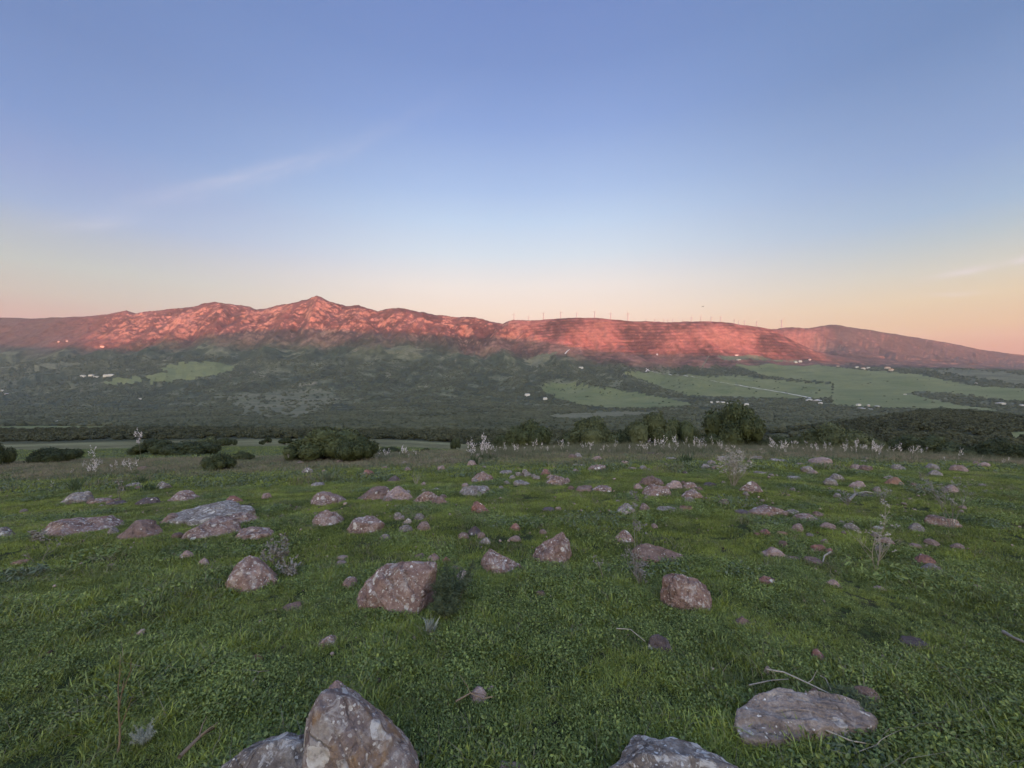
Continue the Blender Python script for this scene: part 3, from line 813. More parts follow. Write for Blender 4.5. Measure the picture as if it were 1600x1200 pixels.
rs = np.random.RandomState(5)
def wood_points(n, y0, y1):
    Yv = np.sqrt(y0 ** 2 + (y1 ** 2 - y0 ** 2) * rs.rand(n)); u = rs.uniform(-1.5, 1.5, n); return u * Yv, Yv


WP, WS, WI = [], [], []
for (n, y0, y1, s0, s1, near) in ((9000, 190, 560, 1.5, 5.2, True), (42000, 540, 1500, 2.6, 6.5, False), (46000, 1450, 3250, 3.6, 6.5, False)):
    x, y = wood_points(n, y0, y1); px = 800 + F * x / y
    m1 = fbm(x / 60, y / 60, 3, 15.5) * 0.5 + fbm(x / 260, y / 260, 4, 12.2)
    n3_ = fbm((x + y * 0.2) / 340, (y - x * 0.2) / 60, 4, 31.0)
    keep = ~cell_field(x, y) & ((m1 > -0.16) | (y < 700) | (rs.rand(n) < 0.3)) & ((n3_ < 0.20) | (y < 700) | (rs.rand(n) < 0.25))
    if near:
        hump = sstep(1225, 1290, px)
        edge = 235 + 45 * fbm(px / 60, y * 0 + 2.0, 2, 3.0) - 60 * ((px > 720) & (px < 1225))
        keep &= np.where(hump > rs.rand(n), True, y > edge)
    keep &= ~((px > 850) & (px < 1300) & (y < 900) & (fbm(x / 40, y / 40, 2, 2.0) < 0.0) & (px > 1180))
    x, y = x[keep], y[keep]
    sc = rs.uniform(s0, s1, len(x)); z = height(x, y)
    WP.append(np.column_stack([x, y, z - 0.3])); WS.append(np.column_stack([sc, sc, sc * rs.uniform(0.6, 1.0, len(x))]))
    WI.append(rs.randint(0, 3, len(x)) if near else np.where(rs.rand(len(x)) < (0.3 if y1 < 1600 else 0), rs.randint(0, 3, len(x)), rs.randint(3, 7, len(x))))
# dotted trees in the clearings and fields
for poly, y0, y1, n in ((FIELDS[2][1], 900, 3000, 900), (FIELDS[3][1][:8], 900, 3000, 60), ([(846, 603), (905, 600), (985, 612), (930, 625), (870, 622)], 900, 3000, 130), ([(1190, 655), (1290, 650), (1290, 690), (1190, 700)], 250, 900, 110), (FIELDS[5][1], 1000, 3300, 260), (FIELDS[4][1], 1000, 3300, 160), (FIELDS[0][1], 1400, 3400, 60), ([(700, 560), (1000, 560), (1000, 590), (700, 590)], 1500, 3200, 200)):
    a = np.array(poly, float)
    for _ in range(n):
        px, py = rs.uniform(a[:, 0].min(), a[:, 0].max()), rs.uniform(a[:, 1].min(), a[:, 1].max())
        if not in_poly(np.array([px]), np.array([py]), poly)[0] or (rs.rand() < 0.85 and fbm(np.array([px / 13]), np.array([py / 6]), 2, 7.0)[0] < 0.06): continue
        g_ = ground(px, py, y0, y1); s = rs.uniform(3.0, 8.5) if poly is FIELDS[2][1] else rs.uniform(2.0, 5.5)
        WP.append(np.array([[g_[0], g_[1], g_[2] - 0.2]])); WS.append(np.array([[s, s, s * 0.85]])); WI.append(np.array([rs.randint(3, 7)]))
WP = np.concatenate(WP); WS = np.concatenate(WS); WI = np.concatenate(WI)
scatter("woods", WP, np.column_stack([np.zeros((len(WP), 2)), rs.rand(len(WP)) * 6.28]), WS, WI, wood_v, 'dense dark evergreen scrub and woods covering the valley and lower slopes')

# ------------------------------------------------------------------ rocks
def rock_mat(name, dark, mid, light, lichen=0.5, ochre=0.0, red=0.0):
    mt, N = new_mat(name)
    tc_ = N.n('ShaderNodeTexCoord'); oi = N.n('ShaderNodeObjectInfo')
    off = N.n('ShaderNodeVectorMath', operation='ADD', inp={0: tc_.outputs['Object']})
    rv = N.n('ShaderNodeCombineXYZ', inp={0: N.math('MULTIPLY', oi.outputs['Random'], 40.0), 1: N.math('MULTIPLY', oi.outputs['Random'], 17.0), 2: 0.0})
    N.nt.links.new(rv.outputs[0], off.inputs[1]); P = off.outputs[0]
    big = N.noise(P, 5.0, 6, 0.65, 0.4); sm_ = N.noise(P, 26.0, 6, 0.7); tiny = N.noise(P, 110.0, 3, 0.7)
    bed = N.noise(N.vmul(P, (3, 3, 30)), 1.0, 4, 0.6)
    c = N.ramp(N.math('ADD', N.math('MULTIPLY', big, 0.5), N.math('MULTIPLY', sm_, 0.5)), [(0.33, dark), (0.5, mid), (0.66, light)])
    c = N.mix(N.mapr(bed, 0.5, 0.72, 0, 0.45), c, dark)
    c = N.mix(N.mapr(tiny, 0.35, 0.6, 0.25, 0.0), c, (0.03, 0.025, 0.025))
    # crustose lichen: pale rosettes of several sizes, whitish veins on the edges, ochre stains
    g = N.n('ShaderNodeNewGeometry'); up = N.mapr(N.n('ShaderNodeSeparateXYZ', inp={0: g.outputs['Normal']}).outputs[2], -0.2, 0.7)
    wp = N.n('ShaderNodeVectorMath', operation='ADD', inp={0: P})
    wn = N.n('ShaderNodeVectorMath', operation='SCALE', inp={0: N.noise(P, 30.0, 3, out=1), 'Scale': 0.035}); N.nt.links.new(wn.outputs[0], wp.inputs[1])
    for sc_, th, amt in ((9.0, 0.30, 0.85), (22.0, 0.26, 0.9), (55.0, 0.30, 0.8)):
        vo = N.n('ShaderNodeTexVoronoi', feature='F1', inp={'Scale': sc_, 'Randomness': 1.0}); N.nt.links.new(wp.outputs[0], vo.inputs['Vector'])
        cs = N.n('ShaderNodeSeparateColor', inp={0: vo.outputs['Color']})
        lim = N.math('MULTIPLY', N.mapr(cs.outputs[0], 1 - lichen, 1.0, 0.0, 1.0), th * 1.5)
        mk = N.math('GREATER_THAN', lim, vo.outputs['Distance'])
        mk = N.math('MULTIPLY', mk, N.mapr(sm_, 0.34, 0.5, 0.25, amt))
        mk = N.math('MULTIPLY', mk, N.math('ADD', N.math('MULTIPLY', up, 0.6), 0.4))
        c = N.mix(mk, c, N.ramp(cs.outputs[1], [(0.0, (0.30, 0.27, 0.25)), (0.6, (0.48, 0.46, 0.42)), (1.0, (0.66, 0.64, 0.60))]) if True else c)
    vein = N.mapr(N.noise(P, 13.0, 8, 0.75, 0.8), 0.52, 0.60, 0.0, 0.75 * min(1.0, lichen * 1.3))
    vein = N.math('MULTIPLY', vein, N.math('ADD', N.math('MULTIPLY', up, 0.8), 0.2))
    c = N.mix(vein, c, (0.46, 0.44, 0.41))
    if ochre > 0:
        c = N.mix(N.mapr(N.noise(P, 7.0, 5, 0.6), 0.60 - 0.08 * ochre, 0.70, 0, 0.75), c, (0.30, 0.17, 0.06))
    c = N.mix(N.mapr(oi.outputs['Random'], 0, 1, 0, 0.22), c, dark)
    crack = N.n('ShaderNodeTexVoronoi', feature='DISTANCE_TO_EDGE', inp={'Scale': 4.5}); N.nt.links.new(wp.outputs[0], crack.inputs['Vector'])
    ck = N.math('MAXIMUM', N.mapr(crack.outputs['Distance'], 0.0, 0.03), N.mapr(big, 0.42, 0.52))
    c = N.mix(N.math('MULTIPLY', N.math('SUBTRACT', 1.0, ck), 0.6), c, (0.03, 0.022, 0.022))
    hgt = N.math('ADD', N.math('ADD', big, N.math('MULTIPLY', sm_, 0.55)), N.math('ADD', N.math('MULTIPLY', tiny, 0.15), N.math('MULTIPLY', ck, 0.25)))
    finish(N, c, 0.88, bump=hgt, bstr=0.9, bdist=0.03, spec=0.25)
    return mt


RM = {
    'S': rock_mat("slab_sandstone", (0.080, 0.060, 0.052), (0.210, 0.165, 0.140), (0.360, 0.305, 0.265), 0.22),
    'l': rock_mat("sandstone_lichened", (0.075, 0.046, 0.040), (0.200, 0.128, 0.108), (0.340, 0.240, 0.200), 0.5),
    'L': rock_mat("sandstone_grey_crusted", (0.065, 0.052, 0.046), (0.180, 0.150, 0.130), (0.360, 0.325, 0.290), 0.80),
    'O': rock_mat("sandstone_ochre_stained", (0.085, 0.062, 0.058), (0.190, 0.145, 0.130), (0.330, 0.280, 0.245), 0.60, 0.6),
    'r': rock_mat("red_stone", (0.090, 0.045, 0.038), (0.200, 0.100, 0.082), (0.280, 0.155, 0.130), 0.10),
    'o': rock_mat("orange_stone", (0.120, 0.066, 0.042), (0.240, 0.130, 0.085), (0.320, 0.200, 0.140), 0.10),
    'b': rock_mat("brown_stone", (0.075, 0.050, 0.042), (0.165, 0.108, 0.090), (0.250, 0.175, 0.150), 0.12),
    'p': rock_mat("pinkish_pale_stone", (0.150, 0.100, 0.088), (0.270, 0.190, 0.168), (0.380, 0.290, 0.260), 0.2),
    'w': rock_mat("pale_grey_stone", (0.080, 0.064, 0.056), (0.190, 0.160, 0.142), (0.340, 0.300, 0.268), 0.45),
    'd': rock_mat("dark_grey_stone", (0.045, 0.034, 0.034), (0.085, 0.066, 0.068), (0.130, 0.105, 0.105), 0.10),
}


def hull2(p):
    p = sorted(set(p))
    def half(ps):
        o = []
        for q_ in ps:
            while len(o) > 1 and (o[-1][0] - o[-2][0]) * (q_[1] - o[-2][1]) - (o[-1][1] - o[-2][1]) * (q_[0] - o[-2][0]) <= 0: o.pop()
            o.append(q_)
        return o[:-1]
    return half(p) + half(p[::-1])


def polytope(planes, sub, seed, rough=0.05, size=1.0, bed=None, pk=60.0, chips=13, cmin=0.72):
    """directions of a fine ball cut by planes (n, h) with slightly rounded edges, then weathered"""
    iv, f = ico(sub); n = np.array([q_[0] for q_ in planes]); hh = np.array([q_[1] for q_ in planes])
    c = np.maximum(iv @ n.T / hh, 1e-4)
    r = 1.0 / (np.sum(c ** pk, axis=1) ** (1 / pk))
    w = iv * r[:, None]
    s = size
    rr_ = np.random.RandomState(int(seed * 100) % 99991)
    for _ in range(chips):
        a = rr_.rand() * 6.283; e = rr_.uniform(-0.1, 1.2); nn = np.array([math.cos(a), math.sin(a), e]); nn /= np.linalg.norm(nn)
        pr = w @ nn; hh_ = pr.max() * rr_.uniform(cmin, 0.97); k_ = np.where(pr > hh_, hh_ / np.maximum(pr, 1e-6), 1.0); w = w * (0.06 + 0.94 * k_)[:, None]
    q_ = w / s
    d = 0.75 * pn3(q_[:, 0] * 2.2 + seed, q_[:, 1] * 2.2, q_[:, 2] * 2.2) + 0.45 * (1 - 2.4 * np.abs(pn3(q_[:, 0] * 4.5 + seed, q_[:, 1] * 4.5, q_[:, 2] * 4.5))) + 0.16 * pn3(q_[:, 0] * 11 + seed, q_[:, 1] * 11, q_[:, 2] * 11) + 0.09 * pn3(q_[:, 0] * 24 + seed, q_[:, 1] * 24, q_[:, 2] * 24)
    w = w + iv * (d * rough * s)[:, None]
    if bed is not None:      # open bedding seams along a tilted direction
        bn = np.array(bed[:3]); bn /= np.linalg.norm(bn); t = (w @ bn) / (bed[3] * s) + 0.35 * pn3(q_[:, 0] * 3, q_[:, 1] * 3 + seed, q_[:, 2] * 3)
        ft = t - np.floor(t); k_ = np.floor(t)
        w = w - iv * (np.where(ft < 0.16, np.sin(ft / 0.16 * math.pi), 0) * bed[4] * s)[:, None]
        w = w + iv * (0.35 * bed[4] * s * np.sin(k_ * 2.7 + seed))[:, None]
    return w, f


def rock_planes(w, d, hgt, rnd, flat=False):
    """random angular block w wide, d deep, hgt tall above ground; origin at ground level in its middle"""
    P = []
    n = rnd.randint(5, 7); a0 = rnd.random() * 6.28
    for i in range(n):
        a = a0 + 6.2832 * i / n + rnd.uniform(-.25, .25); t = rnd.uniform(0.1, 1.1) if not flat else rnd.uniform(0.1, 0.7)
        nv = np.array([math.cos(a), math.sin(a), t]); ext = math.hypot(nv[0] * w / 2, nv[1] * d / 2) * rnd.uniform(0.86, 1.0)
        L_ = np.linalg.norm(nv); P.append((nv / L_, (ext + t * hgt * rnd.uniform(.2, .45)) / L_))
    for i in range(rnd.randint(2, 3)):
        nv = np.array([rnd.uniform(-.75, .75), rnd.uniform(-.6, .3), 1.0]) if not flat else np.array([rnd.uniform(-.12, .12), rnd.uniform(-.12, .08), 1.0])
        L_ = np.linalg.norm(nv); P.append((nv / L_, hgt * (0.93 + 0.12 * rnd.random()) / L_))
    P.append((np.array([0, 0, 1.0]), hgt)); P.append((np.array([0, 0, -1.0]), hgt * 0.35 + 0.02))
    return P


def hero_planes(poly, cx, gpy, sc, d, z0):
    """planes through every edge of the outline, tilted to the front and to the back"""
    pts = [((x - cx) * sc, (gpy - y) * sc) for x, y in poly]
    hp = hull2(pts); P = []
    ctr = np.array([0.0, z0])
    for i in range(len(hp)):
        a = np.array(hp[i]); b = np.array(hp[(i + 1) % len(hp)]); e = b - a; n2_ = np.array([e[1], -e[0]]); n2_ /= max(np.linalg.norm(n2_), 1e-6)
        h2 = float(n2_ @ (a - ctr))
        if n2_[1] < -0.35: continue
        if h2 < 0.02: h2 = 0.02
        for s_, yo in ((-0.45, 0.03), (0.55, 0.0)):
            L_ = math.sqrt(1 + s_ * s_); P.append((np.array([n2_[0], s_, n2_[1]]) / L_, (h2 + abs(s_) * yo * d) / L_))
    return P


def add_rock(px0, py0, px1, py1, kind, label, seed, poly=None, flat=False, depth=None, group=None, sub=None, top=None, rough=0.05, bed=None, tilt=None, name=None, hmin=0.10):
    rnd = random.Random(seed)
    cx = (px0 + px1) / 2; g_ = ground(cx, min(py1, 1400)); Yf = g_[1]
    w = (px1 - px0) * Yf / F
    Ybk = ground(cx, max(py0, 705), 0, 27)[1]
    d = min((depth or 0.75) * w, max((Ybk - Yf) * 0.92, 0.22 * w))
    Yc = Yf + d / 2; w = (px1 - px0) * Yc / F; X = (cx - 800) / F * Yc
    gz = float(height(X, Yc)); zt = (600 - py0) * (Yc + (0.42 if flat else 0.22) * d) / F
    hgt = min(max(zt - gz, hmin * w), 1.0 * w)
    if flat: hgt = min(hgt, 0.15 * w)
    elif not poly: hgt = min(hgt, 0.55 * w)
    sub = sub or (5 if (px1 - px0) > 60 else 4 if (px1 - px0) > 24 else 3)
    if poly:
        gpy = 600 - F * gz / Yc; sc = Yc / F; z0 = 0.35 * hgt
        P = hero_planes(poly, cx, gpy, sc, d, z0)
        P.append((np.array([0.08, -0.88, 0.46]), d * 0.46)); P.append((np.array([-0.25, -0.93, 0.1]), d * 0.55)); P.append((np.array([0.1, 0.95, 0.25]), d * 0.5)); P.append((np.array([0, 0, -1.0]), z0 + 0.12 * hgt + 0.03))
        vv, ff = polytope(P, sub, seed * 1.37, rough, max(w, hgt), bed, chips=5, cmin=0.92)
        vv = vv + np.array([0, 0, z0])
    else:
        vv, ff = polytope(rock_planes(w, d, hgt, rnd, flat), sub, seed * 1.37, rough * 1.5, (w + d + hgt) / 2.4, bed)
    me_ = mesh_np("rock", vv, ff, RM[kind], True)
    nm = name or ("boulder" if (px1 - px0) > 85 else "rock" if (px1 - px0) > 28 else "stone")
    o = put(nm, me_, loc=(X, Yc, gz + (0.016 if (px1 - px0) < 34 else 0.0)), label=label, category=nm)
    if group: o['group'] = group
    ROCKS.append((X, Yc, w / 2, d / 2)); NAMED.append((X, Yc, label))
    return o


ROCKS = []; NAMED = []
G1 = 'boulders and rocks half buried in the turf'
HERO = [
    ([(555, 940), (562, 925), (578, 903), (600, 884), (622, 877), (679, 881), (679, 903), (655, 925), (620, 940), (572, 956)], 'l', 'largest mid-meadow boulder, mauve-brown with white lichen rosettes, tilted to the left', 0.62, (0.5, -.2, .6, .16, .02)),
    ([(357, 921), (360, 897), (376, 876), (392, 870), (408, 882), (428, 902), (446, 922), (440, 927), (362, 927)], 'l', 'brown pyramid-shaped boulder left of the largest tilted boulder', 0.7, None),
    ([(749, 896), (755, 868), (765, 857), (790, 871), (816, 884), (817, 897)], 'l', 'wedge-shaped rock with dense white lichen spots, right of the largest tilted boulder', 0.7, None),
    ([(828, 878), (838, 856), (862, 841), (879, 830), (890, 848), (892, 870), (862, 879)], 'l', 'upright pointed rock with flat lichened face, near the middle of the meadow', 0.7, None),
    ([(987, 868), (989, 852), (1012, 849), (1050, 860), (1089, 877), (1060, 884), (990, 884)], 'b', 'long low brown rock sloping down to the right behind a dead grey stalk', 0.6, (0.3, 0.1, 1, .14, .02)),
    ([(1034, 917), (1035, 902), (1055, 896), (1086, 904), (1102, 913), (1110, 935), (1108, 953), (1088, 948)], 'l', 'round-shouldered pinkish boulder right of the dead grey stalk', 0.62, (0.9, 0.1, -.3, .13, .02)),
    ([(478, 1150), (488, 1104), (506, 1078), (545, 1092), (572, 1112), (612, 1152), (655, 1200), (655, 1300), (505, 1300), (478, 1200)], 'O', 'big ridged boulder with ochre and cream lichen at the bottom edge, left of centre', 0.85, (0.75, 0.1, 0.65, .11, .022)),
    ([(338, 1204), (372, 1184), (420, 1168), (470, 1164), (500, 1180), (508, 1210), (508, 1290), (340, 1290)], 'L', 'rounded lumpy grey boulder touching the ochre-stained boulder, at the bottom edge', 0.8, None),
    ([(950, 1212), (985, 1188), (1012, 1176), (1060, 1180), (1130, 1194), (1166, 1216), (1172, 1300), (948, 1300)], 'L', 'knobbly black-and-white crusted boulder at the bottom edge, right of centre', 0.8, None),
]
for i, (poly, kd, lab, dp, bed) in enumerate(HERO):
    xs_ = [p[0] for p in poly]; ys_ = [p[1] for p in poly]
    add_rock(min(xs_), min(ys_), max(xs_), max(ys_), kd, lab, 101 + i, poly=poly, depth=dp, group=G1, rough=0.095 if kd == 'L' else 0.05, bed=bed)
plan = [(1145, 1132), (1150, 1112), (1175, 1097), (1215, 1086), (1300, 1086), (1345, 1098), (1376, 1128), (1368, 1140), (1290, 1148), (1215, 1166), (1160, 1162)]
hs_ = 0.085; gp = []
for a, b in plan:
    g_ = ground(a, b); t_ = (abs(g_[2]) - hs_ * (0.25 + 0.75 * (1166 - b) / 80)) / abs(g_[2]); gp.append((g_[0] * t_, g_[1] * t_))
cxx = sum(p[0] for p in gp) / len(gp); cyy = sum(p[1] for p in gp) / len(gp); hp = hull2([(a - cxx, b - cyy) for a, b in gp]); P = []
for i in range(len(hp)):
    a = np.array(hp[i]); b = np.array(hp[(i + 1) % len(hp)]); e = b - a
    if np.linalg.norm(e) < 0.01: continue
    n2_ = np.array([e[1], -e[0]]) / np.linalg.norm(e); nv = np.array([n2_[0], n2_[1], 0.12]); L_ = np.linalg.norm(nv); P.append((nv / L_, max(float(n2_ @ a), .03) / L_))
P.append((np.array([-0.06, -0.10, 1.0]) / 1.007, hs_)); P.append((np.array([0.10, -0.06, 1.0]) / 1.007, hs_ * 1.12)); P.append((np.array([0, 0, -1.0]), 0.10))
iv6, f6 = ico(6); nn = np.array([p[0] for p in P]); hh_ = np.array([p[1] for p in P]); cc = np.maximum(iv6 @ nn.T / hh_, 1e-4); w6 = iv6 / (np.sum(cc ** 60, axis=1) ** (1 / 60))[:, None]
# redistribute: long cracks run along the slab, thin sheets flake off its top
fl_ = w6[:, 0] * 0.25 + w6[:, 1]; wv = pn3(w6[:, 0] * 5, w6[:, 1] * 5, w6[:, 0] * 0) * 0.05
t_ = (fl_ + wv) / 0.062; fr = t_ - np.floor(t_); topm = np.clip(w6[:, 2] / hs_, 0, 1)
w6[:, 2] -= topm * np.where(fr < 0.10, 0.016 * np.sin(fr / 0.10 * math.pi), 0) * (pn3(w6[:, 0] * 6, w6[:, 1] * 30, 3.3 + 0 * w6[:, 0]) > -0.15)
w6[:, 2] += topm * (0.011 * np.sin(np.floor(t_) * 2.3) + 0.012 * pn3(w6[:, 0] * 9, w6[:, 1] * 22, 0 * w6[:, 0]) + 0.005 * pn3(w6[:, 0] * 40, w6[:, 1] * 70, 0 * w6[:, 0]))
gz_ = float(height(cxx, cyy))
put("boulder", mesh_np("boulder", w6, f6, RM['S'], True), loc=(cxx, cyy, gz_), label='wide flat brown slab with long cracks at bottom right, twigs behind it', category='boulder', group=G1)
ROCKS.append((cxx, cyy, 0.36, 0.17)); NAMED.append((cxx, cyy, 'wide flat brown slab with long cracks at bottom right'))
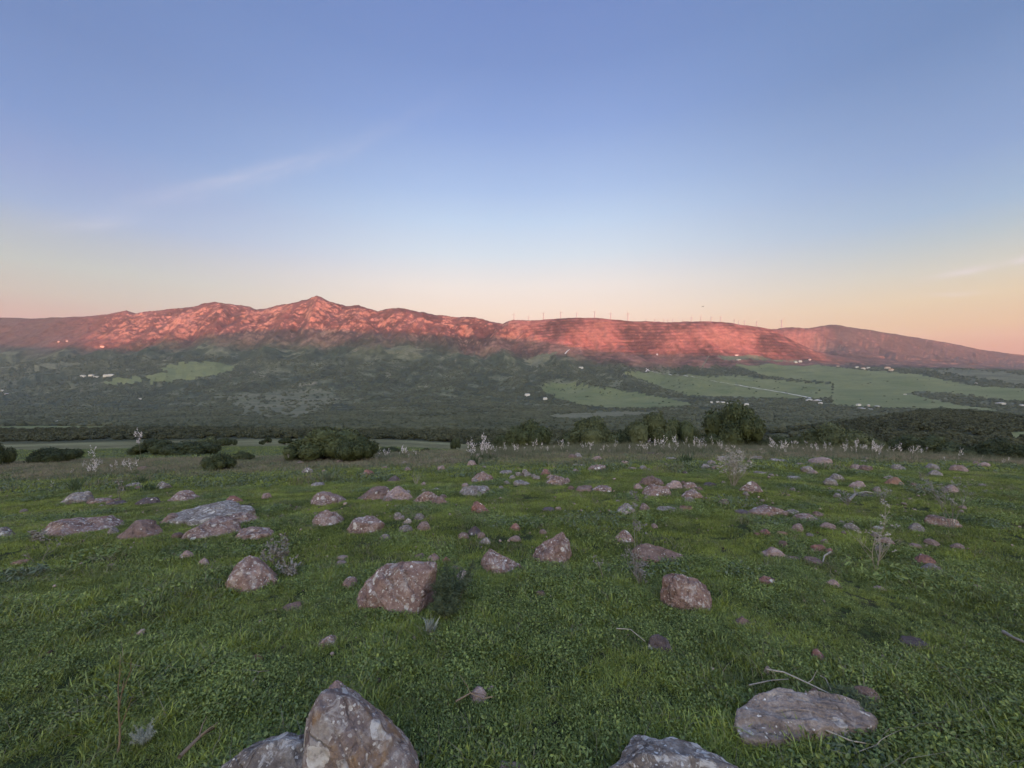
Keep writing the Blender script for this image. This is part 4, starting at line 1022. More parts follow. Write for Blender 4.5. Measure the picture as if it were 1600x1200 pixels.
# x0, y0, x1, y1, stone, label (F after the label: flat slab)
RL = [
    (272, 785, 412, 818, 'L', 'pale grey lichen-crusted slab, the broadest of the rock cluster at left', 1),
    (271, 812, 366, 845, 'l', 'pinkish speckled rock in front of the pale broad slab at left', 0),
    (360, 820, 427, 845, 'l', 'low brown rock at the right foot of the pale broad slab', 1),
    (330, 802, 392, 822, 'l', 'narrow rock wedged under the pale broad slab at left', 0),
    (70, 804, 190, 838, 'l', 'long low mauve rock, leftmost of the outcrop line at left', 0),
    (190, 812, 246, 843, 'b', 'dark reddish rock between the long mauve rock and speckled rock', 0),
    (246, 803, 284, 820, 'b', 'dark rusty rock tucked behind the speckled rock at left', 0),
    (100, 768, 142, 787, 'w', 'cream-topped rock below the dark leaf tuft at far left', 0),
    (138, 772, 176, 788, 'l', 'low mauve rock right of the cream-topped rock at far left', 1),
    (168, 780, 195, 790, 'd', 'flat grey stone beside the dark stalks at far left', 1),
    (216, 777, 248, 789, 'd', 'low grey rock between far left rocks and slanting rock', 0),
    (265, 767, 313, 784, 'l', 'slanting rock with lit ridge above the pale broad slab', 0),
    (353, 775, 380, 787, 'r', 'small red rock just above the pale broad slab', 0),
    (-12, 824, 16, 842, 'w', 'pale rock cut by the left edge of the picture', 0),
    (246, 751, 264, 764, 'w', 'small white-crusted rock right of the dark tufts at left', 0),
    (195, 752, 222, 762, 'w', 'flat white-topped rock between two dark tufts at left', 1),
    (487, 794, 531, 822, 'l', 'blocky rock with a white base streak, left of the small pointed rock', 0),
    (544, 808, 602, 834, 'l', 'small pointed rock trailing right, lichen white at its foot', 0),
    (484, 767, 539, 789, 'l', 'thin rock slab rising to the right, left end of the middle rock row', 0),
    (551, 762, 612, 782, 'b', 'long dark rock behind and left of the pale humped rock', 0),
    (600, 760, 649, 782, 'p', 'pale humped rock in the middle of the rock row', 0),
    (650, 762, 682, 786, 'l', 'steep pale rock right of the pale humped rock', 0),
    (676, 772, 699, 790, 'b', 'dark rock at the right end of the rock row', 0),
    (717, 757, 770, 775, 'w', 'pale flat rock with two tops, right of the rock row', 0),
    (734, 783, 762, 803, 'r', 'reddish brown square rock standing alone below the pale flat rock', 0),
    (672, 760, 688, 767, 'w', 'small flat pale stone just above the rock row', 1),
    (740, 736, 769, 753, 'l', 'mauve pointed rock near the crest, left of the red block', 0),
    (846, 726, 864, 743, 'r', 'bright red block standing near the crest', 0),
    (850, 742, 886, 760, 'l', 'lichened rock directly in front of the bright red block', 0),
    (815, 734, 832, 744, 'w', 'grey stone left of the bright red block', 0),
    (776, 733, 803, 742, 'w', 'pale flat rock near the crest, right of the mauve pointed rock', 1),
    (800, 751, 828, 759, 'w', 'pale low stone left of the lichened rock in front of the red block', 1),
    (898, 758, 930, 769, 'b', 'flat brown rock, left of the pair in the middle distance', 1),
    (926, 759, 958, 769, 'l', 'flat mauve rock, right of the pair in the middle distance', 1),
    (1000, 743, 1036, 759, 'b', 'dark domed rock behind the light rocks right of centre', 0),
    (990, 753, 1004, 765, 'p', 'small pale stone at the left end of the rocks right of centre', 0),
    (1004, 756, 1046, 776, 'l', 'angled pale-edged rock below the dark domed rock', 0),
    (1040, 752, 1070, 766, 'p', 'pinkish low rock right of the dark domed rock', 0),
    (1066, 751, 1088, 766, 'l', 'stone block touching the pinkish low rock on its right', 0),
    (1066, 765, 1096, 780, 'l', 'white-edged rock lowest of the rocks right of centre', 0),
    (963, 788, 989, 803, 'w', 'round whitish rock beside bent dry straws', 0),
    (1098, 751, 1122, 762, 'd', 'grey low rock left of the round dry bush', 1),
    (1162, 752, 1190, 769, 'l', 'rock just right of the round dry bush', 0),
    (1168, 789, 1226, 808, 'l', 'low white-topped rock below the round dry bush', 0),
    (1239, 803, 1286, 818, 'l', 'flat black and white rock right of the white-topped rock', 0),
    (1268, 800, 1288, 809, 'b', 'small brown stone behind the flat black and white rock', 0),
    (1450, 804, 1502, 826, 'l', 'dark rock with white patches under a grey dead stalk, right side', 0),
    (1474, 757, 1498, 771, 'p', 'small pink rock at the top of the grey dead stalk, right side', 0),
    (1385, 746, 1408, 758, 'o', 'orange-red stone in the distance at right', 0),
    (1330, 752, 1352, 764, 'p', 'small pinkish rock above the curved grey branch', 0),
    (1335, 771, 1366, 779, 'd', 'low grey rock under the curved grey branch', 1),
    (1194, 857, 1226, 874, 'p', 'smooth pale pink stone at right, lower than the flat black and white rock', 0),
    (1224, 868, 1260, 880, 'b', 'flat dim slab trailing right of the smooth pale pink stone', 1),
    (1256, 870, 1288, 884, 'b', 'flat brown stone beside the white curved twig', 1),
    (1268, 848, 1289, 864, 'r', 'rounded terracotta stone above the white curved twig', 0),
    (1290, 852, 1304, 867, 'r', 'dim reddish stone right of the rounded terracotta stone', 0),
    (1187, 822, 1202, 837, 'r', 'small red stone upright above the pale pink stone', 0),
    (1176, 831, 1190, 838, 'r', 'small flat red stone left of the upright red one', 1),
    (1213, 829, 1230, 837, 'o', 'small flat orange-brown stone right of the upright red one', 1),
    (1433, 868, 1458, 885, 'r', 'red-brown stone right of the large dead thistle', 0),
    (1422, 848, 1440, 857, 'p', 'pale stone above the red-brown stone at right', 1),
    (1364, 822, 1382, 829, 'w', 'flat white stone behind the large dead thistle', 1),
    (1183, 902, 1213, 919, 'r', 'brownish red stone right of the round-shouldered pinkish boulder', 0),
    (1293, 906, 1310, 919, 'p', 'small pink stone below the flat brown stone and white twig', 0),
    (1364, 918, 1384, 925, 'p', 'flat pale stone under the large dead thistle', 1),
    (1015, 990, 1046, 1019, 'd', 'smooth dark grey round stone in the near grass right of centre', 0),
    (1407, 992, 1449, 1016, 'd', 'dark oblong stone lying in the near grass at right', 1),
    (1270, 1014, 1287, 1031, 'r', 'dark red lump in the near grass above the wide flat slab', 0),
    (1195, 1041, 1210, 1057, 'p', 'small peach stone above the twig by the wide flat slab', 0),
    (1338, 1073, 1374, 1102, 'b', 'brown block behind the right end of the wide flat slab', 0),
    (1265, 1080, 1290, 1098, 'r', 'reddish stone hidden behind the wide flat slab', 0),
    (1452, 1133, 1480, 1152, 'b', 'dim brown stone sunk in the grass right of the wide flat slab', 0),
    (1190, 1003, 1212, 1015, 'd', 'dark flat stone left of the dark red lump', 1),
    (490, 993, 528, 1016, 'l', 'pale-topped stone beside a bare earth hollow', 0),
    (509, 1066, 535, 1090, 'p', 'peach-coloured stone behind the top of the ochre-stained boulder', 0),
    (735, 1076, 757, 1096, 'p', 'small pale pink stone in the near grass at centre', 0),
    (771, 1186, 822, 1214, 'p', 'pink stone at the bottom edge near the centre', 0),
    (533, 903, 561, 919, 'b', 'brown slanted stone left of the largest tilted boulder', 0),
    (436, 945, 477, 955, 'b', 'thin flat brown stone below the pyramid-shaped boulder', 1),
    (525, 868, 544, 877, 'p', 'upper one of two small stones above the brown slanted stone', 1),
    (523, 876, 542, 885, 'p', 'lower one of two small stones above the brown slanted stone', 1),
    (647, 864, 666, 874, 'b', 'left stone of the three behind the largest tilted boulder', 1),
    (668, 865, 689, 880, 'p', 'middle stone of the three behind the largest tilted boulder', 0),
    (690, 868, 703, 881, 'r', 'right stone of the three behind the largest tilted boulder', 0),
    (703, 885, 724, 894, 'b', 'flat brown stone above the dark feathery plant', 1),
    (713, 892, 736, 907, 'p', 'pinkish stone behind the dark feathery plant', 0),
    (283, 859, 301, 874, 'p', 'pink stone above and left of the pyramid-shaped boulder', 0),
    (311, 873, 326, 884, 'p', 'smaller pink stone nearer the pyramid-shaped boulder', 0),
    (615, 803, 633, 813, 'p', 'small pale stone right of the small pointed rock', 1),
    (630, 810, 643, 820, 'w', 'white cube-like stone right of the small pale stone', 0),
    (751, 839, 766, 851, 'w', 'white stone above the wedge-shaped rock', 0),
    (730, 822, 753, 836, 'd', 'greyish stones hump above the white stone', 0),
    (958, 828, 987, 847, 'l', 'tilted brown stone above the long low brown rock', 0),
    (797, 817, 812, 829, 'r', 'small reddish stone above the upright pointed rock', 0),
    (838, 922, 852, 931, 'b', 'small brown stone below the upright pointed rock', 1),
    (394, 1024, 409, 1037, 'o', 'small orange stone in the near grass at left', 0),
    (1149, 965, 1170, 980, 'b', 'brown stone right below the round-shouldered pinkish boulder', 0),
    (566, 733, 584, 745, 'r', 'red stone near the crest above the rock row', 0),
    (607, 739, 626, 753, 'd', 'grey mottled rock right of the red stone near the crest', 0),
    (700, 717, 725, 723, 'p', 'pale flat stone left of the thick flower clump', 1),
    (648, 724, 672, 731, 'p', 'pale peach flat stone near the crest, below the small round bush', 1),
    (473, 731, 490, 741, 'w', 'small pale stone under the largest crest bush', 0),
    (483, 750, 507, 760, 'w', 'pale flat stone below the left of the largest crest bush', 1),
    (20, 876, 41, 885, 'o', 'small orange flat stone at the left edge of the meadow', 1),
    (1200, 714, 1229, 723, 'w', 'flat pale rock at the crest right of the tallest tree', 1),
    (1262, 715, 1300, 729, 'p', 'peach-coloured broken rock at the crest, right of the flat pale rock', 0),
    (1240, 722, 1262, 729, 'p', 'peach stones left of the broken rock at the crest', 1),
    (890, 722, 915, 731, 'w', 'flat pale rock near the crest right of the red block', 1),
    (920, 726, 948, 737, 'l', 'mottled mauve rock near the crest above the flat pair', 0),
    (874, 720, 893, 728, 'p', 'pale peach stone near the crest behind the red block', 1),
    (921, 713, 942, 722, 'p', 'pinkish mound stone at the crest, centre', 0),
    (1003, 705, 1030, 713, 'd', 'dark flat split rock on the crest below the flowers', 1),
    (1040, 712, 1062, 720, 'w', 'light flat rock right of the dark split rock on the crest', 1),
    (1066, 731, 1075, 741, 'd', 'dark stone at the base of a grey stake-like stalk', 0),
    (980, 726, 996, 734, 'p', 'small peach stone in the middle of the crest', 1),
    (1112, 724, 1130, 732, 'p', 'small pink stone left of the round dry bush', 1),
    (1178, 734, 1196, 741, 'w', 'pale grey stone right of the round dry bush, near the crest', 1),
    (1025, 860 - 66, 1060, 800, 'w', 'thin pale slab lying right of the round whitish rock', 1),
    (1060, 790, 1085, 800, 'o', 'orange-tipped slab right of the thin pale slab', 1),
    (1148, 797, 1172, 804, 'd', 'thin grey slab at the left foot of the low white-topped rock', 1),
    (846, 793, 868, 800, 'd', 'thin grey stone in the green middle of the meadow', 1),
    (1230, 890 - 148, 1252, 750, 'w', 'pale low stone at right between the round dry bush and curved branch', 1),
]
for i, (a, b, c, d, kd, lab, fl) in enumerate(RL):
    add_rock(a, b, c, d, kd, lab, 200 + i, flat=bool(fl), group='rocks and stones in the turf')
SEEN = set()


def stone_label(g_, n, s):
    c_ = {'w': 'pale grey', 'l': 'mauve', 'p': 'pinkish', 'b': 'brown'}['wplwpwbw'[n % 8]]
    best = min(NAMED, key=lambda q_: (q_[0] - g_[0]) ** 2 + (q_[1] - g_[1]) ** 2)
    dx, dy = g_[0] - best[0], g_[1] - best[1]
    rel = ('right of' if dx > 0 else 'left of') if abs(dx) > abs(dy) * 0.6 else ('behind' if dy > 0 else 'in front of')
    ref = ' '.join(best[2].replace(',', '').split()[:7])
    while len(ref.split()) > 2 and ref.split()[-1] in ('the', 'a', 'of', 'in', 'at', 'on', 'to', 'and', 'with', 'below', 'above', 'left', 'right', 'from', 'by', 'before', 'near', 'pale', 'small', 'dark', 'its', 'round', 'broad', 'dry', 'far', 'middle', 'rock', 'flat', 'largest', 'bright', 'low', 'just', 'behind', 'beside', 'under', 'grey', 'directly'): ref = ' '.join(ref.split()[:-1])
    for sz in (('tiny' if s < .14 else 'small' if s < .24 else 'sizeable'), 'sunken', 'half-buried', 'partly grassed', 'low', 'weathered'):
        t = '%s %s stone %s the %s' % (sz, c_, rel, ref)
        if t not in SEEN: break
    SEEN.add(t); return t


# small unnamed pale stones strewn along the brow
rs = np.random.RandomState(21)
stone_me = []
for i in range(8):
    vv, ff = polytope(rock_planes(1.0, 0.8, 0.42, random.Random(900 + i), i % 2 == 0), 3, 900 + i * 3.1, 0.07, 1.0)
    stone_me.append(mesh_np("stone", vv, ff, RM['wplwpwbw'[i]], True))
n = 0
while n < 190:
    px = rs.uniform(430, 1560) if rs.rand() < 0.8 else rs.uniform(0, 1600)
    py = 703 + abs(rs.normal()) * 22 + abs(px - 1000) * 0.012 + 4
    if py > 800: continue
    g_ = ground(px, py, 6, 26.5)
    if n > 80:
        Q_ = NAMED[rs.randint(0, len(NAMED))]
        if Q_[1] < 5: continue
        xx_, yy_ = Q_[0] + rs.normal() * 0.5, Q_[1] + rs.normal() * 0.6; g_ = (xx_, yy_, float(height(xx_, yy_)))
    if g_[1] >= 26: continue
    s = rs.uniform(0.13, 0.50 if n <= 80 else 0.30) * (0.5 + g_[1] / 40)
    o = put("stone", stone_me[n % 8], loc=(g_[0], g_[1], g_[2] + 0.014 + 0.10 * s), label=stone_label(g_, n, s), category='stone', group='small stones strewn along the brow')
    o.scale = (s, s, s * rs.uniform(0.6, 1.1)); o.rotation_euler = (0, 0, rs.rand() * 6.28); n += 1

# ------------------------------------------------------------------ grass and herbs
M_GRASS = leaf_mat("grass_blades", (0.024, 0.042, 0.007), (0.330, 0.400, 0.075), 0.25, 0.42, 1.1, 0.25)
M_CLOVER = leaf_mat("herb_leaves", (0.030, 0.054, 0.010), (0.250, 0.320, 0.080), 0.2, 0.5, 2.5, 0.4)
M_GLAUC = leaf_mat("glaucous_leaves", (0.060, 0.085, 0.045), (0.150, 0.180, 0.115), 0.15, 0.6, 2.5, 0.5)
M_STRAW = leaf_mat("dry_straw", (0.10, 0.088, 0.060), (0.30, 0.27, 0.21), 0.1, 0.8, 2.0, 0.5)
M_DRYVEIL = leaf_mat("dry_stalk_veil", (0.060, 0.072, 0.042), (0.19, 0.19, 0.135), 0.1, 0.8, 0.5, 0.5)


def blades(seed, n, rad, h0, h1, w0, lean=0.5, tip=0.12, segs=2, comb=(0.0, 0.0)):
    r = np.random.RandomState(seed); V = []; Fs = []
    for i in range(n):
        a = r.rand() * 6.283; q_ = rad * math.sqrt(r.rand()); bx0, by0 = q_ * math.cos(a), q_ * math.sin(a)
        hh = r.uniform(h0, h1); la = r.rand() * 6.283; ln = lean * hh * r.uniform(0.3, 1.5)
        dx, dy = math.cos(la) * ln + comb[0] * hh, math.sin(la) * ln + comb[1] * hh
        fa = r.rand() * 3.14; wx, wy = math.cos(fa) * w0 / 2 * r.uniform(.6, 1.3), math.sin(fa) * w0 / 2 * r.uniform(.6, 1.3)
        o = len(V); drop = hh * min(0.5, (math.hypot(dx, dy) / hh) ** 2 * 0.4)
        for k in range(segs):
            t = k / segs; ww = 1 - 0.35 * t
            cx, cy, cz = bx0 + dx * t ** 1.8, by0 + dy * t ** 1.8, -0.02 + (hh + 0.02) * t - drop * t ** 3
            V += [(cx - wx * ww, cy - wy * ww, cz), (cx + wx * ww, cy + wy * ww, cz)]
        V += [(bx0 + dx + wx * tip, by0 + dy + wy * tip, hh - drop)]
        for k in range(segs - 1): Fs.append((o + 2 * k, o + 2 * k + 1, o + 2 * k + 3, o + 2 * k + 2))
        Fs.append((o + 2 * segs - 2, o + 2 * segs - 1, o + 2 * segs))
    return V, Fs


def leaves(seed, n, rad, h0, h1, size, tilt=0.6, stalk=True, elong=1.0):
    """small oval leaves on short stalks"""
    r = np.random.RandomState(seed); V = []; Fs = []
    for i in range(n):
        a = r.rand() * 6.283; q_ = rad * math.sqrt(r.rand()); p = np.array([q_ * math.cos(a), q_ * math.sin(a), r.uniform(h0, h1)])
        nrm = np.array([r.normal() * tilt, r.normal() * tilt, 1.0]); nrm /= np.linalg.norm(nrm)
        t = np.cross(nrm, [math.cos(a * 3), math.sin(a * 3), 0.1]); t /= np.linalg.norm(t); b = np.cross(nrm, t); s = size * r.uniform(.6, 1.3)
        o = len(V)
        for (u_, v_, k) in ((-.5, 0, 0), (-.2, .26, .06), (.2, .27, .05), (.55, 0, -.08), (.2, -.27, .05), (-.2, -.26, .06)):
            V.append(tuple(p + t * u_ * s * elong + b * v_ * s + nrm * k * s))
        Fs += [(o, o + 1, o + 2, o + 3), (o, o + 3, o + 4, o + 5)]
        if stalk:
            o = len(V); e = p + t * (-.5 * s); V += [(e[0] * .6, e[1] * .6, -.01), (e[0] * .6 + .0015, e[1] * .6, -.01), tuple(e)]; Fs.append((o, o + 1, o + 2))
    return V, Fs


def mk(nm, vf, mat): return mixed(nm, vf[0], vf[1], mat)


def two(nm, a, ma, b, mb):
    V = list(a[0]) + list(b[0]); o = len(a[0]); Fs = list(a[1]) + [tuple(i + o for i in f) for f in b[1]]
    me_ = mixed(nm, V, Fs); me_.materials.append(ma); me_.materials.append(mb)
    me_.polygons.foreach_set('material_index', np.array([0] * len(a[1]) + [1] * len(b[1]), dtype=np.int32)); return me_


near_k = [mk("tuft", blades(1 + i, 60, 0.065, 0.012, 0.036, 0.0040, 1.2, segs=3), M_GRASS) for i in range(4)]
near_k += [two("tuft", blades(11, 26, 0.06, 0.014, 0.040, 0.004, 1.0), M_GRASS, leaves(12, 44, 0.06, 0.008, 0.034, 0.0125, 0.8), M_CLOVER),
           mk("herb", leaves(13, 80, 0.07, 0.010, 0.04, 0.0115, 0.8), M_CLOVER),
           two("tuft", blades(14, 40, 0.05, 0.03, 0.075, 0.0048, 1.0, segs=3), M_GRASS, blades(15, 3, 0.05, 0.05, 0.12, 0.002, 0.9), M_STRAW),
           mk("straw", blades(16, 7, 0.07, 0.04, 0.15, 0.002, 1.4), M_STRAW)]
mid_k = [mk("turf_patch", blades(21 + i, 250, 0.19, 0.014, 0.042, 0.0066, 1.1), M_GRASS) for i in range(3)]
mid_k += [two("turf_patch", blades(31, 150, 0.19, 0.014, 0.038, 0.0066, 1.0), M_GRASS, leaves(32, 110, 0.19, 0.02, 0.045, 0.015, 0.7, False), M_CLOVER),
          two("herb_patch", leaves(33, 190, 0.18, 0.02, 0.05, 0.017, 0.8, False, 1.4), M_CLOVER, leaves(34, 30, 0.17, 0.03, 0.06, 0.020, 0.8, False, 1.7), M_GLAUC),
          mk("straw_patch", blades(35, 26, 0.18, 0.05, 0.17, 0.003, 1.2), M_STRAW)]
far_k = [mk("turf_sheet", blades(41 + i, 420, 0.50, 0.02, 0.075, 0.018, 0.9), M_GRASS) for i in range(2)]
far_k += [two("turf_sheet", blades(43, 260, 0.50, 0.04, 0.12, 0.018, 0.8), M_GRASS, blades(44, 90, 0.50, 0.08, 0.28, 0.008, 0.5), M_STRAW),
          two("turf_sheet", blades(45, 180, 0.50, 0.04, 0.14, 0.02, 0.8), M_GRASS, leaves(46, 60, 0.45, 0.04, 0.12, 0.05, 0.8, False, 1.6), M_GLAUC)]
veil_k = [two("stalk_veil", blades(51 + i, 120, 0.45, 0.18, 0.62, 0.0075, 0.35), M_DRYVEIL, blades(56 + i, 90, 0.45, 0.10, 0.34, 0.012, 0.4), M_GLAUC) for i in range(3)]
rk_ = np.array(ROCKS)


def off_rocks(x, y, grow):
    ok = np.ones(len(x), bool)
    for (X, Y_, a, b) in rk_:
        if a < 0.05: continue
        ok &= ((x - X) / (a * 0.80 + grow)) ** 2 + ((y - Y_) / (b * 0.80 + grow)) ** 2 > 1
    return ok


def area(n, y0, y1, um=1.55):
    Yv = np.sqrt(y0 ** 2 + (y1 ** 2 - y0 ** 2) * rs.rand(n)); u = rs.uniform(-um, um, n); return u * Yv, Yv


rs = np.random.RandomState(77)
# nearest turf
x, y = area(29000, 1.1, 4.6, 1.75)
ok = off_rocks(x, y, -0.01); bare = fbm(x / 0.5, y / 0.4, 4, 40.0) > 0.24; ok &= ~bare | (rs.rand(len(x)) < 0.3); x, y = x[ok], y[ok]
p1 = fbm(x / 0.55, y / 0.55, 2, 50.0); p2 = fbm(x / 1.3, y / 1.3, 2, 60.0)
left_lush = sstep(-0.5, -3.5, x) * sstep(0.0, 0.4, p2 + 0.3)
ki = np.where(p1 > 0.34, 5, np.where(p1 + rs.normal(size=len(x)) * .15 > 0.0, 4, rs.randint(0, 4, len(x)))); ki = np.where(rs.rand(len(x)) < 0.05 + 0.15 * left_lush, 6, ki); ki = np.where(rs.rand(len(x)) < 0.045, 7, ki)
s = rs.uniform(0.65, 1.35, len(x)) * (1 + 0.8 * p2 + 0.6 * fbm(x / 0.22, y / 0.22, 2, 90.0)) * (1 + 0.35 * left_lush)
scatter("grass", np.column_stack([x, y, height(x, y)]), np.column_stack([rs.normal(size=len(x)) * .12, rs.normal(size=len(x)) * .12, rs.rand(len(x)) * 6.28]), np.column_stack([s, s, s * 0.95]), ki, near_k, 'short lush grass and clover of the nearest turf')
# longer grass left standing round the rocks
rx_, ry_ = [], []
for (X, Y_, a, b) in ROCKS:
    if a < 0.045 or Y_ > 12: continue
    for _ in range(int(20 + 130 * a)):
        t = rs.rand() * 6.283; k_ = rs.uniform(0.84, 1.12); rx_.append(X + math.cos(t) * (a * k_ + .01)); ry_.append(Y_ + math.sin(t) * (b * k_ + .01))
x, y = np.array(rx_), np.array(ry_); s = rs.uniform(0.7, 1.2, len(x))
scatter("grass", np.column_stack([x, y, height(x, y) - 0.01]), np.column_stack([np.zeros((len(x), 2)), rs.rand(len(x)) * 6.28]), np.column_stack([s, s, s]), np.where(rs.rand(len(x)) < .06, 7, np.where(rs.rand(len(x)) < .5, 6, 0)), near_k, 'longer grass standing round the foot of the rocks')
# middle turf
x, y = area(17000, 4.2, 13.5)
ok = off_rocks(x, y, 0.05); ok &= ~((fbm(x / 0.8, y / 0.6, 4, 40.0) > 0.20) & (rs.rand(len(x)) < 0.7)); x, y = x[ok], y[ok]
p1 = fbm(x / 1.1, y / 1.1, 3, 51.0)
ki = np.where(p1 > 0.38, 4, np.where(p1 > 0.15, 3, rs.randint(0, 3, len(x)))); ki = np.where(rs.rand(len(x)) < 0.08, 5, ki)
s = rs.uniform(0.7, 1.25, len(x)) * (1 + 0.5 * p1 + 0.5 * fbm(x / 0.5, y / 0.5, 2, 92.0))
scatter("grass", np.column_stack([x, y, height(x, y)]), np.column_stack([np.zeros((len(x), 2)), rs.rand(len(x)) * 6.28]), np.column_stack([s, s, s]), ki, mid_k, 'green turf of the middle meadow around the rocks')
# far turf up to the brow
x, y = area(17000, 13.0, 31.0)
p1 = fbm(x / 2.6, y / 2.6, 3, 52.0); g_dry = sstep(13, 21, y) + p1
ki = np.where(g_dry > 0.75, rs.randint(2, 4, len(x)), np.where(g_dry > 0.35, rs.randint(0, 4, len(x)), np.where(rs.rand(len(x)) < .2, 3, rs.randint(0, 2, len(x)))))
s = rs.uniform(0.7, 1.2, len(x))
scatter("grass", np.column_stack([x, y, height(x, y)]), np.column_stack([np.zeros((len(x), 2)), rs.rand(len(x)) * 6.28]), np.column_stack([s, s, s * (1 + 0.6 * p1)]), ki, far_k, 'drier grey-green turf near the brow of the hill')
# veil of dry stalks in front of and among the asphodels
x, y = area(5200, 17.0, 34.0); px = 800 + F * x / y; p1 = fbm(x / 3.0, y / 2.0, 3, 53.0)
rz_ = rs.rand(len(x)); ok = ((p1 > -0.1) & (rz_ < sstep(18, 23, y)) & (px > 740)) | ((p1 > 0.05) & (px <= 740) & (rz_ < 0.22 * sstep(16, 27, y))); x, y = x[ok], y[ok]; s = rs.uniform(0.5, 1.15, len(x)) * np.where(px[ok] > 740, 1, 0.7)
scatter("dry_grass", np.column_stack([x, y, height(x, y)]), np.column_stack([np.zeros((len(x), 2)), rs.rand(len(x)) * 6.28]), np.column_stack([s, s, s * rs.uniform(.6, 1.2, len(x))]), rs.randint(0, 3, len(x)), veil_k, 'grey dry grass and stalks along the brow')
# meadow beyond the brow
x, y = area(9000, 31.0, 110.0, 1.45); px = 800 + F * x / y
p1 = fbm(x / 9, y / 9, 3, 54.0); s = rs.uniform(1.5, 3.2, len(x))
scatter("grass", np.column_stack([x, y, height(x, y)]), np.column_stack([np.zeros((len(x), 2)), rs.rand(len(x)) * 6.28]), np.column_stack([s, s, s * .9]), np.where(rs.rand(len(x)) < 0.55, 3, rs.randint(0, 2, len(x))), far_k, 'rough pale meadow below the brow')

# stone chips and crumbs of earth between the tufts
M_CHIP = flat_mat("stone_chip", (0.20, 0.155, 0.13), 0.9, var=0.5); M_EARTH = flat_mat("earth_crumb", (0.045, 0.032, 0.024), 0.95, var=0.4)
chip_k = []
for i in range(5):
    vv, ff = polytope(rock_planes(1.0, 0.8, 0.5, random.Random(700 + i)), 2, 700 + i * 3.1, 0.06, 1.0); chip_k.append(mesh_np("chip", vv, ff, M_CHIP if i < 4 else M_EARTH, False))
xa, ya = area(900, 1.3, 9.0); xb, yb = area(2600, 7.0, 27.0); keep = fbm(xb / 2.5, yb / 1.5, 3, 81.0) > -0.02; xb, yb = xb[keep], yb[keep]
x = np.concatenate([xa, xb]); y = np.concatenate([ya, yb]); s = np.where(rs.rand(len(x)) < .06, 1.9, 1.0) * rs.uniform(0.007, 0.020, len(x)) * (1 + y / 7)
scatter("rubble", np.column_stack([x, y, height(x, y) + 0.15 * s + 0.008]), np.column_stack([rs.rand(len(x)), rs.rand(len(x)), rs.rand(len(x)) * 6.28]), np.column_stack([s, s, s]), np.where(y < 7, rs.randint(0, 5, len(x)), rs.randint(0, 4, len(x))), chip_k, 'stone chips and crumbs strewn in the turf')

# ------------------------------------------------------------------ asphodels
M_STEM = flat_mat("asphodel_stem", (0.13, 0.12, 0.085)); M_PETAL = flat_mat("asphodel_petal", (0.74, 0.68, 0.69), 0.6, trans=0.3, var=0.1); M_STRAP = leaf_mat("strap_leaves", (0.035, 0.060, 0.028), (0.085, 0.120, 0.060), 0.15)


def asphodel(seed, nbr=6, h=1.0, fl=9):
    r = random.Random(seed); st = []; fV, fF = [], []
    def flower(p):
        o0 = Vector(p); s_ = r.uniform(.011, .021); a0 = r.random() * 6.28; ax = Vector((r.uniform(-1, 1), r.uniform(-1, 1), r.uniform(.1, 1))).normalized()
        t = ax.orthogonal().normalized(); b = ax.cross(t)
        for k in range(5):
            a = a0 + k * 1.2566; d = (t * math.cos(a) + b * math.sin(a)); e = ax.cross(d); o = len(fV)
            fV.extend([o0, o0 + d * s_ * .6 + e * s_ * .32 + ax * s_ * .3, o0 + d * s_ * 1.15 + ax * s_ * .35, o0 + d * s_ * .6 - e * s_ * .32 + ax * s_ * .3]); fF.append((o, o + 1, o + 2, o + 3))
    ln = r.uniform(-.08, .08)
    st.append(tube([(0, 0, -.05), (ln * .3, 0, h * .35), (ln * .7, .01, h * .7), (ln, .02, h)], [.006, .005, .0038, .002], 4))
    for k in range(fl + 3):
        t = 0.70 + 0.30 * k / (fl + 2); flower((ln * t + r.uniform(-.02, .02), .01 + r.uniform(-.02, .02), h * t))
    for j in range(nbr):
        z = h * r.uniform(.42, .78); a = r.random() * 6.28; L_ = r.uniform(.12, .30); d = Vector((math.cos(a), math.sin(a), 0)); p0 = Vector((ln * z / h, .01, z))
        p2 = p0 + d * L_ * .55 + Vector((0, 0, L_)); st.append(tube([p0, p0 + d * L_ * .35 + Vector((0, 0, L_ * .4)), p2], [.003, .0025, .0015], 4))
        for k in range(fl):
            t = r.uniform(.45, 1.0); q_ = p0.lerp(p2, t); flower((q_.x + r.uniform(-.02, .02), q_.y + r.uniform(-.02, .02), q_.z + r.uniform(-.01, .02)))
    lv = blades(seed + 500, 22, .06, .25, .5, .016, .55, segs=3)
    return (mixed("stem", *join(st), M_STEM), mixed("flower_spike", fV, fF, M_PETAL), mixed("leaf_tuft", lv[0], lv[1], M_STRAP))


ASP = [asphodel(5, 7, 1.0, 9), asphodel(6, 4, .9, 7), asphodel(7, 9, 1.1, 10), asphodel(8, 2, .85, 8), asphodel(9, 5, 1.0, 6)]


def put_asphodel(x, y, hgt, k, label, group, rz=None):
    o = empty("asphodel", (x, y, float(height(x, y))), label, 'flower', group, rz if rz is not None else R.random() * 6.28)
    o.rotation_euler = (R.uniform(-.13, .13), R.uniform(-.16, .16), o.rotation_euler[2])
    o.scale = (hgt * R.uniform(.75, 1.2), hgt * R.uniform(.75, 1.2), hgt)
    put("stem", ASP[k][0], o); put("flower_spike", ASP[k][1], o, kind='stuff'); put("leaf_tuft", ASP[k][2], o, kind='stuff')
    return o


